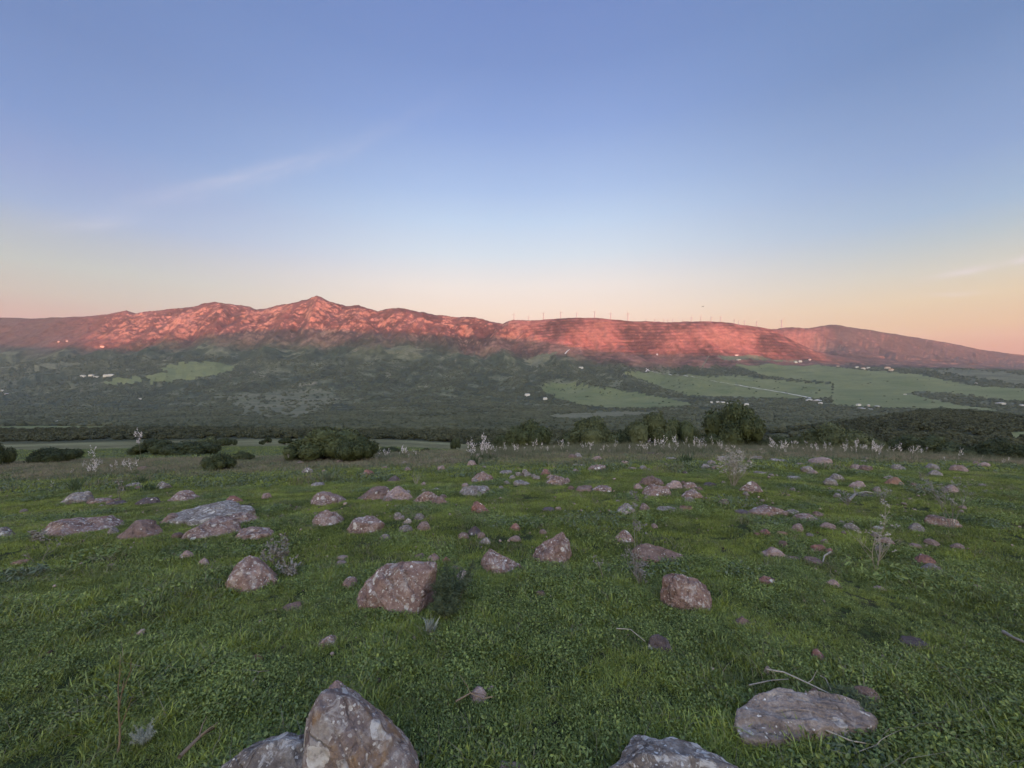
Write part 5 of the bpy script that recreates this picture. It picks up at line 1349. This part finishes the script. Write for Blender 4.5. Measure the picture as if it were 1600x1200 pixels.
# (x, top row, base row, kind, label, group)
AS = [
    (221, 673, 724, 2, 'tallest branching white flower stalk at left, against the dark bushes', None),
    (149, 695, 734, 0, 'flower stalk rising highest in the scattered white flowers at far left', None),
    (1505, 699, 724, 0, 'lone many-armed flower stalk standing apart near the right edge', None),
    (1367, 689, 722, 2, 'tall pale flower plume where the flower row thins out at right', None),
    (1405, 690, 722, 0, 'spiky flower stalk right of the tall pale plume', None),
    (1441, 697, 722, 3, 'slim flower spike second from the end of the flower row at right', None),
    (1084, 682, 716, 3, 'bright slim flower spike just left of the tallest tree', None),
    (450, 706, 727, 3, 'single small flower spike at the left foot of the largest bush', None),
    (1150, 692, 722, 1, 'flower stalk against the dark foot of the tallest tree', None),
]
for X0, t_, b_, k, lab, gr in AS:
    g_ = ground(X0, b_, 5, 26); hh = (b_ - t_) * g_[1] / F
    put_asphodel(g_[0], g_[1], hh, k, lab, 'asphodels in flower')
rs = np.random.RandomState(31)
def clump_of(n, fx, fb, h0, h1, label):
    for i in range(n):
        px, pb = fx(i), fb(i); g_ = ground(px, pb, 5, 26.5); hq = rs.uniform(0, 1); kq = rs.randint(0, 5); put_asphodel(g_[0], g_[1], (h0 + (h1 - h0) * hq) * rs.uniform(.65, 1.12), kq, '%s %s %s' % (('short', 'middling', 'tall')[min(2, int(hq * 3))], ('spreading', 'upright', 'bushy', 'slender', 'forked')[kq], label.replace('small ', '').replace('tiny ', '')), 'asphodels in flower')
clump_of(22, lambda i: rs.normal(152, 26), lambda i: rs.uniform(732, 750), .5, .9, 'small white flower stalk in the loose clump at far left')
clump_of(5, lambda i: rs.uniform(40, 95), lambda i: rs.uniform(748, 768), .28, .42, 'tiny sparse white flower stalk before the far left clump')
clump_of(6, lambda i: rs.uniform(186, 212), lambda i: rs.uniform(728, 742), .35, .6, 'small flower stalk between the far left clump and the tallest stalk')
clump_of(16, lambda i: rs.uniform(592, 652), lambda i: rs.uniform(716, 722), .55, .85, 'pale flower stalk in the low group right of the largest bush')
clump_of(20, lambda i: rs.normal(748, 14), lambda i: rs.uniform(716, 726), .9, 1.25, 'flower stalk in the thickest white clump left of the crest bushes')
clump_of(40, lambda i: rs.uniform(780, 1005), lambda i: rs.uniform(708, 716), .55, .95, 'flower stalk along the crest in front of the rounded crest bushes')
clump_of(34, lambda i: rs.uniform(1005, 1130), lambda i: rs.uniform(706, 714), .6, 1.0, 'flower stalk along the crest between double-topped bush and tallest tree')
clump_of(46, lambda i: rs.uniform(1190, 1365), lambda i: rs.uniform(709, 717), .6, 1.0, 'flower stalk in the dense white row right of the tallest tree')
clump_of(18, lambda i: rs.uniform(1365, 1450), lambda i: rs.uniform(712, 722), .5, .95, 'flower stalk in the thinning end of the white row at right')
clump_of(7, lambda i: rs.uniform(1470, 1600), lambda i: rs.uniform(722, 732), .4, .6, 'small faint flower stalk near the right edge of the brow')

# ------------------------------------------------------------------ dead stalks, twigs and tufts
M_DEAD = flat_mat("dead_wood_pale", (0.26, 0.235, 0.20), 0.9); M_DEADG = flat_mat("dead_wood_grey", (0.165, 0.155, 0.14), 0.9); M_DEADB = flat_mat("dead_wood_brown", (0.17, 0.125, 0.085), 0.9)


def branchy(r, p, d, L_, rad, depth, out, spread=.7, kids=3, kink=.25):
    n = 5; P = [Vector(p)]; d = Vector(d).normalized()
    for i in range(n):
        d = (d + Vector((r.uniform(-1, 1), r.uniform(-1, 1), r.uniform(-.5, .8))) * kink).normalized(); P.append(P[-1] + d * L_ / n)
    out.append(tube(P, [rad * (1 - .75 * i / n) for i in range(n + 1)], 5))
    if depth > 0:
        for k in range(kids):
            i = r.randint(2, n); e = (d + Vector((r.uniform(-1, 1), r.uniform(-1, 1), r.uniform(-.2, .7))) * spread).normalized()
            branchy(r, P[i], e, L_ * r.uniform(.4, .7), rad * .55, depth - 1, out, spread, kids, kink)


def heads(r, tubes_, n, s_):
    V, Fs = [], []
    tips = [t[0][-1] for t in tubes_]
    for i in range(n):
        p = r.choice(tips) + Vector((r.uniform(-1, 1), r.uniform(-1, 1), r.uniform(-1, 1))) * s_ * 1.2
        for k in range(5):
            a = Vector((r.uniform(-1, 1), r.uniform(-1, 1), r.uniform(-1, 1))).normalized(); b = a.orthogonal().normalized(); o = len(V)
            V += [p, p + a * s_ * .6 + b * s_ * .2, p + a * s_, p + a * s_ * .6 - b * s_ * .2]; Fs.append((o, o + 1, o + 2, o + 3))
    return V, Fs


def dead_plant(px, base, top, nstem, mat, label, seed, spread=.7, depth=2, kids=3, nheads=0, lean=(0, 0), name='dead_thistle', cat='dead plant', hs=.03, rad=.006):
    g_ = ground(px, base, 0, 26); h_ = (base - top) * g_[1] / F * 1.02; r = random.Random(seed)
    o = empty(name, g_, label, cat)
    allt = []
    for i in range(nstem):
        out = []; branchy(r, (r.uniform(-.02, .02), r.uniform(-.02, .02), -.03), (lean[0] + r.uniform(-.35, .35) * spread, lean[1] + r.uniform(-.3, .3) * spread, 1), h_ * r.uniform(.62, .95), rad, depth, out, spread, kids, .16)
        allt += out; put("stalk", mixed("stalk", *join(out), mat, True), o)
    if nheads: put("dry_leaves", mixed("dry_leaves", *heads(r, allt, nheads, hs), mat), o, kind='stuff')
    return o


dead_plant(1372, 895, 822, 4, M_DEAD, 'large pale dead thistle with forked stalks in the right meadow', 1, .9, 2, 3, 30)
dead_plant(992, 905, 814, 1, M_DEADG, 'tall kinked grey dead stalk at the left end of the long low brown rock', 2, .3, 1, 4, 22, hs=.035)
dead_plant(1000, 912, 868, 4, M_DEADG, 'tangle of grey dead leaves below the long low brown rock', 3, 1.3, 2, 3, 60)
dead_plant(945, 905, 858, 1, M_DEADG, 'thin leaning dead stalk left of the tall kinked grey stalk', 4, .3, 1, 3, 6, lean=(-.25, 0))
dead_plant(436, 888, 853, 6, M_DEADG, 'grey dried thistle clump behind the pyramid-shaped boulder', 5, 1.2, 2, 3, 70, hs=.04)
dead_plant(452, 902, 880, 4, M_DEADG, 'withered grey leaves right of the pyramid-shaped boulder', 6, 1.3, 1, 3, 40, hs=.04)
dead_plant(1146, 762, 712, 16, M_DEAD, 'round dry grey bush of fine twigs standing before the tallest tree', 7, 1.1, 2, 4, 160, name='dry_bush', hs=.05, rad=.006)
dead_plant(1489, 826, 766, 4, M_DEADG, 'tall hazy grey dead stalk over the dark rock at right', 8, .7, 2, 3, 90, hs=.03)
dead_plant(1325, 790, 770, 6, M_DEADG, 'low grey dead plant at the left of the curved grey branch', 9, 1.2, 1, 3, 30, hs=.03)
dead_plant(1378, 786, 766, 6, M_DEADG, 'low grey dead plant at the right of the curved grey branch', 10, 1.2, 1, 3, 30, hs=.03)
dead_plant(650, 758, 737, 7, M_DEAD, 'small fan of pale dry stems above the rock row', 11, .9, 1, 2, 0)
dead_plant(994, 795, 773, 3, M_DEAD, 'bent dry straws beside the round whitish rock', 12, 1.0, 0, 0, 0, lean=(-.5, 0), name='dry_straw', rad=.004)
dead_plant(911, 778, 760, 3, M_DEAD, 'thin leaning dry straws in front of the flat pair of rocks', 13, 1.0, 1, 2, 0, lean=(-.5, 0), name='dry_straw', rad=.004)
dead_plant(1069, 736, 712, 1, M_DEADG, 'grey stake-like dead stalk near the crest right of centre', 14, .1, 0, 0, 0, rad=.012)
dead_plant(186, 784, 752, 4, M_DEADG, 'pair of pale dry stalks with a wide leaf between dark tufts at left', 15, .8, 1, 2, 12, hs=.06)
dead_plant(1440, 752, 733, 6, M_DEADG, 'small pale spiky dead plant in the distance at right', 16, 1.1, 1, 3, 0)
dead_plant(178, 1180, 1037, 1, M_DEADB, 'upright forked brown twig in the near grass at bottom left', 17, .35, 1, 4, 0, name='dead_twig', cat='twig', rad=.0055)
dead_plant(1478, 790, 762, 3, M_DEADG, 'faint thin stalks above the dark rock at right', 18, .5, 1, 2, 10, hs=.03)
dead_plant(60, 845, 838 - 8, 4, M_DEADG, 'silvery dead leaves right of the rock cut by the left edge', 19, 1.3, 1, 3, 30, hs=.05)
dead_plant(60, 880, 845, 2, M_DEADG, 'thin dead stalk above the small orange flat stone', 20, .8, 1, 3, 8, hs=.03)


def stick(pts, rad, mat, label, seed, side=0, name='stick'):
    """a stick lying on the turf along picture points"""
    r = random.Random(seed); P = []
    for (a, b) in pts: g_ = ground(a, b); P.append(Vector((g_[0], g_[1], g_[2] + 0.045 + r.uniform(0, .03))))
    o_ = P[0].copy(); Q = [p - o_ for p in P]; T = [tube(Q, [rad * (1 - .6 * i / len(Q)) for i in range(len(Q))], 6)]
    root = empty(name, o_, label, 'stick'); put("shaft", mixed("shaft", *T[0], mat, True), root)
    for k in range(side):
        i = r.randint(1, len(Q) - 1); out = []
        branchy(r, Q[i], (r.uniform(-1, 1), r.uniform(-1, 1), r.uniform(.1, .6)), r.uniform(.08, .2), rad * .5, 0, out)
        put("twig", mixed("twig", *join(out), mat, True), root)
    return root


stick([(1198, 1058), (1225, 1068), (1262, 1085), (1300, 1100)], .006, M_DEAD, 'pale thin twig pointing over the wide flat slab', 1, 1)
stick([(1170, 1090), (1205, 1082), (1232, 1073)], .004, M_DEAD, 'thinner twig crossing behind the wide flat slab', 2, 1)
stick([(1282, 1069), (1290, 1076), (1299, 1094)], .004, M_DEAD, 'short bent straw behind the middle of the wide flat slab', 3)
stick([(1568, 998), (1582, 1006), (1610, 1020)], .014, M_DEADG, 'thick grey stick cut by the right edge of the picture', 4)
stick([(280, 1204), (312, 1172), (335, 1158)], .010, M_DEADB, 'brown stick in the grass at the bottom, left of the rounded grey boulder', 5, 2)
stick([(1298, 871), (1288, 878), (1286, 886), (1294, 889)], .010, M_DEAD, 'white curved twig beside the flat brown stone', 6)
stick([(1326, 786), (1336, 776), (1352, 773), (1370, 775), (1384, 777)], .03, M_DEADG, 'curved grey branch lying in the right meadow', 7, 3)
stick([(395, 1078), (405, 1068), (420, 1060)], .003, M_DEAD, 'short pale straw in the near grass at left of centre', 8, 1)
stick([(712, 1112), (735, 1098), (755, 1105), (770, 1108)], .005, M_DEADB, 'thin grey twig lying below the small pale pink stone', 9, 2)
stick([(1290, 1160), (1330, 1176), (1370, 1184), (1340, 1192)], .004, M_DEAD, 'pale stem arching below the wide flat slab', 10, 1)
stick([(963, 994), (985, 996), (1008, 1018)], .004, M_DEAD, 'dry curved stem leading to the smooth dark round stone', 11)


def herb(px, base, w, hpx, mat, label, seed, kind='feather', name='plant'):
    g_ = ground(px, base, 0, 26); s = g_[1] / F; W_ = w * s / 2; H_ = hpx * s
    o = empty(name, g_, label, 'plant')
    if kind == 'feather':
        r = random.Random(seed); V, Fs = [], []
        for i in range(26):
            a = r.random() * 6.28; tip = Vector((math.cos(a) * W_ * r.uniform(.3, 1), math.sin(a) * W_ * r.uniform(.3, 1), H_ * r.uniform(.45, 1)))
            for k in range(90):
                t = r.uniform(.25, 1); p = tip * t; p.z = H_ * r.uniform(0, .1) + tip.z * t ** .8
                d = Vector((r.uniform(-1, 1), r.uniform(-1, 1), r.uniform(-.3, 1))).normalized() * W_ * .22; b = d.orthogonal().normalized() * W_ * .012; o_ = len(V)
                V += [p - b, p + b, p + d]; Fs.append((o_, o_ + 1, o_ + 2))
        put("foliage", mixed("foliage", V, Fs, mat), o, kind='stuff')
        out = []
        for k in range(5): branchy(r, (0, 0, -.02), (r.uniform(-.6, .6), r.uniform(-.6, .6), 1), H_ * .8, .004, 0, out)
        put("stem", mixed("stem", *join(out), M_STEM), o)
    elif kind == 'strap':
        lv = blades(seed, 46, W_ * .35, H_ * .6, H_ * 1.05, max(.016, W_ * .05), .5, segs=3); put("leaves", mixed("leaves", *lv, mat), o, kind='stuff')
    else:
        lv = leaves(seed, 260, W_, H_ * .1, H_ * .8, min(.034, W_ * .16), .7, True, 1.7); put("leaves", mixed("leaves", *lv, mat), o, kind='stuff')
    return o


M_FENNEL = leaf_mat("fennel_dark", (0.022, 0.036, 0.016), (0.110, 0.135, 0.075), 0.1)
M_SILVER = leaf_mat("silvery_leaves", (0.16, 0.18, 0.155), (0.34, 0.36, 0.32), 0.1)
herb(705, 952, 92, 62, M_FENNEL, 'dark feathery plant hugging the right side of the largest tilted boulder', 1)
herb(696, 968, 60, 40, M_FENNEL, 'smaller dark feathery plant in front of the first one', 2)
herb(672, 990, 36, 28, M_SILVER, 'silvery spiky rosette below the dark feathery plants', 3, 'strap')
herb(117, 768, 38, 30, M_STRAP, 'dark green tuft of strap leaves above the cream-topped rock at far left', 4, 'strap')
herb(190, 768, 26, 22, M_STRAP, 'dark leaf tuft left of the white-crusted rock at left', 5, 'strap')
herb(222, 758, 30, 22, M_STRAP, 'dark pointed leaf tuft behind the flat white-topped rock', 6, 'strap')
herb(232, 768, 60, 16, M_STRAP, 'low spreading dark tuft below the pointed one at left', 7, 'strap')
herb(512, 755, 34, 24, M_GLAUC, 'grey-green leaf tuft below the largest crest bush', 8, 'strap')
herb(1072, 724, 50, 20, M_STRAP, 'dark leaf tuft on the crest left of the tallest tree', 9, 'strap')
herb(742, 728, 36, 22, M_STRAP, 'dark leaf tuft at the foot of the thickest flower clump', 10, 'strap')
herb(930, 818, 110, 14, M_GLAUC, 'patch of grey-green broad leaves left of the round whitish rock', 11, 'broad')
herb(1005, 815, 70, 16, M_CLOVER, 'patch of bright broad leaves below the round whitish rock', 12, 'broad')
herb(1150, 790, 70, 14, M_GLAUC, 'sprawling grey-green weed below the round dry bush', 13, 'broad')
herb(1100, 795, 90, 12, M_CLOVER, 'green weedy patch left of the sprawling grey-green weed', 14, 'broad')
herb(1445, 768, 60, 12, M_GLAUC, 'pale broad-leaved weed in the distance at right', 15, 'broad')
herb(1390, 905, 110, 26, M_CLOVER, 'weedy green mound right of the large dead thistle', 16, 'broad')
herb(225, 1165, 40, 26, M_SILVER, 'feathery silver-green leaf near the forked brown twig', 17, 'feather')
herb(30, 905, 60, 18, M_GLAUC, 'broad grey-green leaves at the left edge', 18, 'broad')
herb(150, 812 + 60, 70, 14, M_CLOVER, 'fresh green herb patch below the outcrop line at left', 19, 'broad')
herb(1345, 1195, 80, 22, M_GLAUC, 'grey-green leafy sprigs at the bottom edge below the wide flat slab', 20, 'broad')
herb(895, 1195, 60, 26, M_CLOVER, 'leafy herb at the bottom edge left of the knobbly crusted boulder', 21, 'broad')
herb(1325, 1105, 70, 20, M_GLAUC, 'ferny sprig trailing off the right end of the wide flat slab', 22, 'feather')

# ------------------------------------------------------------------ wind turbines on the skyline
M_TURB = flat_mat("turbine_grey", (0.30, 0.30, 0.32), 0.6, var=0.0)
tw = mixed("tower", *tube([(0, 0, -4), (0, 0, 30), (0, 0, 60)], [3.4, 2.8, 2.2], 10), M_TURB, True)
nac = mixed("nacelle", [(x, y, z) for x in (-1.6, 1.6) for y in (-3, 7) for z in (59, 62.6)], [(0, 1, 3, 2), (4, 6, 7, 5), (0, 4, 5, 1), (2, 3, 7, 6), (0, 2, 6, 4), (1, 5, 7, 3)], M_TURB)
hub = mixed("hub", *tube([(0, -3, 61), (0, -4.4, 61), (0, -5.4, 61)], [1.5, 1.3, .4], 8), M_TURB, True)
bl = mixed("blade", [(-.6, -.25, 0), (.6, -.25, 0), (1.5, 0, 6), (-1.1, 0, 6), (.4, 0, 27), (-.2, 0, 27), (-.6, .25, 0), (.6, .25, 0), (1.5, .2, 6), (-1.1, .2, 6), (.4, .1, 27), (-.2, .1, 27)],
           [(0, 1, 2, 3), (3, 2, 4, 5), (7, 6, 9, 8), (8, 9, 11, 10), (1, 7, 8, 2), (2, 8, 10, 4), (6, 0, 3, 9), (9, 3, 5, 11), (4, 10, 11, 5)], M_TURB)
NAMEP = ['first', 'second', 'third', 'fourth', 'fifth', 'sixth', 'seventh', 'eighth', 'ninth', 'tenth', 'eleventh', 'twelfth']
TUR = [(803, 488, 1, ''), (826, 492, .7, ''), (849, 486, 1, ''), (876, 485, 1, ''), (901, 486, 1, ''), (929, 484, 1, ''), (954, 486, 1, ''), (981, 486, 1, ''),
       (1009, 497, .5, ''), (1023, 497, .5, ''), (1037, 497, .5, ''), (1043, 498, .5, ''), (1051, 497, .5, ''), (1067, 498, .5, ''), (1080, 493, .6, ''), (1095, 492, .9, ''), (1111, 493, .9, ''), (1126, 493, .9, ''),
       (1147, 497, .7, ''), (1154, 499, .7, ''), (1163, 499, .7, ''), (1182, 500, .8, ''), (1221, 497, 1, '')]
r = random.Random(4)
for i, (px, top, s_, _) in enumerate(TUR):
    Yt = float(np.interp(px, PXC, Yr)) + (20 if s_ > .75 else 130 * (1.2 - s_)); 
    if px > 1200: Yt = 5280.0
    x = (px - 800) / F * Yt; z = float(height(x, Yt)); ztop = (600 - top) * Yt / F; H_ = ztop - z
    if i < 8: lab = '%s wind turbine from the left on the skyline, in the tall widely spaced row' % NAMEP[i]
    elif i < 15: lab = '%s from the left of the small half-hidden wind turbines on the skyline' % NAMEP[i - 8]
    elif i < 22: lab = '%s from the left of the wind turbines above the right shoulder of the layered mountain' % NAMEP[i - 15]
    else: lab = 'single tall wind turbine standing alone in the saddle at the right'
    o = empty("wind_turbine", (x, Yt, z), lab, 'wind turbine', 'wind turbines along the mountain skyline', r.uniform(-.5, .5))
    k = max(H_, 20) / 80.0; o.scale = (k * 1.25, k * 1.25, k)
    put("tower", tw, o); put("nacelle", nac, o); put("hub", hub, o); a0 = r.random() * 2
    for b in range(3):
        q_ = put("blade", bl, o); q_.location = (0, -4.2, 61); q_.rotation_euler = (0, a0 + b * 2.0944, 0)

# ------------------------------------------------------------------ farmhouses and white buildings
M_WALLW = flat_mat("whitewash", (0.48, 0.47, 0.455), .8, var=.04); M_WALLP = flat_mat("pale_render", (0.38, 0.32, 0.28), .8, var=.1)
M_ROOF = flat_mat("terracotta_roof", (0.36, 0.16, 0.10), .8); M_ROOFW = flat_mat("pale_metal_roof", (0.38, 0.38, 0.375), .6, var=.05); M_OPEN = flat_mat("window_dark", (0.03, 0.03, 0.035), .3)


def boxvf(x0, x1, y0, y1, z0, z1):
    return [(x, y, z) for x in (x0, x1) for y in (y0, y1) for z in (z0, z1)], [(0, 1, 3, 2), (4, 6, 7, 5), (0, 4, 5, 1), (2, 3, 7, 6), (0, 2, 6, 4), (1, 5, 7, 3)]


def house(px, py, wpx, hpx, wall, roof, label, y0, y1, rz=0.0):
    g_ = ground(px, py, y0, y1); s = g_[1] / F; w = wpx * s * 0.85; hh = max(hpx * s, 3.5); d = min(w * .6, 14)
    o = empty("farmhouse", (g_[0], g_[1] + d / 2, g_[2] + 0.2), label, 'house', 'scattered houses in the valley', rz)
    put("wall", mixed("wall", *boxvf(-w / 2, w / 2, -d / 2, d / 2, -3, hh * .75), wall), o)
    e = .5; t = hh * .75
    put("roof", mixed("roof", [(-w / 2 - e, -d / 2 - e, t + .02), (w / 2 + e, -d / 2 - e, t + .02), (w / 2 + e, d / 2 + e, t + .02), (-w / 2 - e, d / 2 + e, t + .02), (-w / 2 + d * .2, 0, hh), (w / 2 - d * .2, 0, hh)],
                      [(0, 1, 5, 4), (2, 3, 4, 5), (1, 2, 5), (3, 0, 4), (3, 2, 1, 0)], roof), o)
    n_ = max(1, int(w / 7))
    for i in range(min(n_, 4)):
        xx = -w / 2 + w * (i + .5) / min(n_, 4); put("window", mixed("window", *boxvf(xx - .6, xx + .6, -d / 2 - .06, -d / 2 + .05, hh * .3, hh * .3 + 1.3), M_OPEN), o)
    return o


HO = [
    (128, 589, 9, 3, 'W', 'W', 'leftmost white building of the farm beside the left green meadow'), (141, 588, 9, 3, 'W', 'W', 'middle white building of the farm beside the left green meadow'),
    (148, 590, 8, 2.5, 'W', 'W', 'low front building of the farm beside the left green meadow'), (164, 589, 8, 4, 'W', 'W', 'tall right building of the farm beside the left green meadow'), (172, 588, 9, 3.5, 'W', 'W', 'rightmost white building of the farm beside the left green meadow'),
    (90, 661, 7, 3.5, 'W', 'W', 'single white house on the valley floor at far left'), (2, 612, 6, 3, 'W', 'W', 'small white house at the left edge of the picture'), (9, 617, 6, 2.5, 'P', 'W', 'lower pale house at the left edge of the picture'),
    (218, 624, 4, 2, 'W', 'W', 'tiny white hut alone in the woods at left'), (209, 661, 4, 2, 'W', 'W', 'tiny white hut by the valley road at left'), (159, 543, 6, 3, 'P', 'R', 'pale stone house under the left end of the mountains'),
    (104, 534, 3, 2, 'P', 'W', 'small pale hut high on the left slope'), (91, 535, 3, 2, 'P', 'W', 'left companion of the small hut high on the left slope'),
    (908, 576, 8, 3, 'W', 'W', 'white house on the scrub slope above the long green field'), (824, 619, 9, 4, 'W', 'W', 'white house in the woods left of the long green field'), (852, 625, 7, 4, 'W', 'W', 'second white house in the woods left of the long green field'),
    (1027, 555, 2.5, 2.5, 'W', 'W', 'tiny white hut at the foot of the layered mountain'),
    (1112, 630, 3.5, 3, 'W', 'W', 'leftmost small house of the white row above the tallest tree'), (1122, 630, 5, 3, 'W', 'W', 'second house of the white row above the tallest tree'), (1130, 631, 7, 3.5, 'W', 'W', 'long white building in the row above the tallest tree'),
    (1140, 632, 7, 3, 'W', 'W', 'fourth building of the white row above the tallest tree'), (1150, 632, 6, 3, 'W', 'W', 'fifth building of the white row above the tallest tree'), (1167, 634, 8, 4, 'W', 'W', 'rightmost house of the white row above the tallest tree'),
    (1266, 627, 9, 3.5, 'W', 'W', 'white farm building at the lower end of the white track'), (1276, 628, 7, 3, 'P', 'W', 'pale shed beside the farm building at the end of the white track'), (1283, 631, 6, 2.5, 'W', 'W', 'low front shed at the end of the white track'),
    (1343, 634, 7, 3, 'W', 'W', 'white house left of the pale yard track'), (1358, 635, 4, 3, 'P', 'W', 'small shed above the pale yard track'), (1372, 637, 7, 3, 'W', 'W', 'white house right on the pale yard track'),
    (1244, 567, 5, 2.5, 'W', 'W', 'left white house high above the big green field'), (1251, 566, 5, 3, 'W', 'W', 'right white house high above the big green field'), (1266, 563, 3.5, 2, 'W', 'W', 'lone house at the top edge of the big green field'),
    (1310, 573, 5, 2, 'P', 'R', 'pale house in the middle of the hamlet under the right hill'), (1340, 575, 5, 2.5, 'W', 'W', 'first white house of the hamlet under the right hill'), (1350, 577, 6, 3, 'W', 'R', 'second white house of the hamlet with red roof'), (1358, 576, 5, 2.5, 'W', 'W', 'third white house of the hamlet under the right hill'),
    (1388, 576, 8, 3, 'P', 'R', 'back house of the hamlet with a wide red roof'), (1394, 580, 8, 4, 'P', 'R', 'front red-roofed house at the right end of the hamlet'),
    (1415, 617, 3.5, 1.5, 'W', 'W', 'tiny white house in the middle of the big green field'), (1526, 600, 3, 2, 'W', 'W', 'small white house by the woods at right'), (1567, 632, 11, 3, 'W', 'W', 'long white building in the dark woods at right'), (1599, 635, 7, 3, 'W', 'W', 'white building cut by the right edge of the picture'),
    (1155, 563, 8, 2, 'P', 'W', 'pale low farm under the right end of the layered mountain'), (1152, 556, 8, 2, 'W', 'W', 'upper pale farm under the right end of the layered mountain'),
]
for i, (px, py, w, h_, a, b, lab) in enumerate(HO):
    house(px, py, w, h_, M_WALLW if a == 'W' else M_WALLP, M_ROOFW if b == 'W' else M_ROOF, lab, 500 if py > 640 else 900, 3700, R.uniform(-.3, .3))

# ------------------------------------------------------------------ a bird over the ridge
M_BIRD = flat_mat("bird_plumage", (0.10, 0.09, 0.085), .8)
bp = empty("bird", ((1098 - 800) / F * 260, 260, (600 - 479) * 260 / F), 'small bird gliding with spread wings above the wind turbines', 'bird', rz=.2)
V, Fc = tube([(-.75, 0, 0), (-.5, 0, .02), (-.2, 0, .05), (.25, 0, .03), (.5, 0, .04), (.7, 0, .02)], [.02, .07, .13, .14, .08, .03], 8)
put("body", mixed("body", V, Fc, M_BIRD, True), bp)
for s_ in (-1, 1):
    put("wing", mixed("wing", [(.25, .05 * s_, .08), (-.2, .05 * s_, .07), (.32, .7 * s_, .22), (-.12, .7 * s_, .20), (.05, 1.5 * s_, .12), (-.1, 1.45 * s_, .11), (.25, .05 * s_, .03), (-.2, .05 * s_, .03), (.32, .7 * s_, .17), (-.12, .7 * s_, .17)],
                      [(0, 2, 3, 1), (2, 4, 5, 3), (6, 7, 9, 8), (8, 9, 5, 4), (0, 6, 8, 2), (1, 3, 9, 7)], M_BIRD), bp)
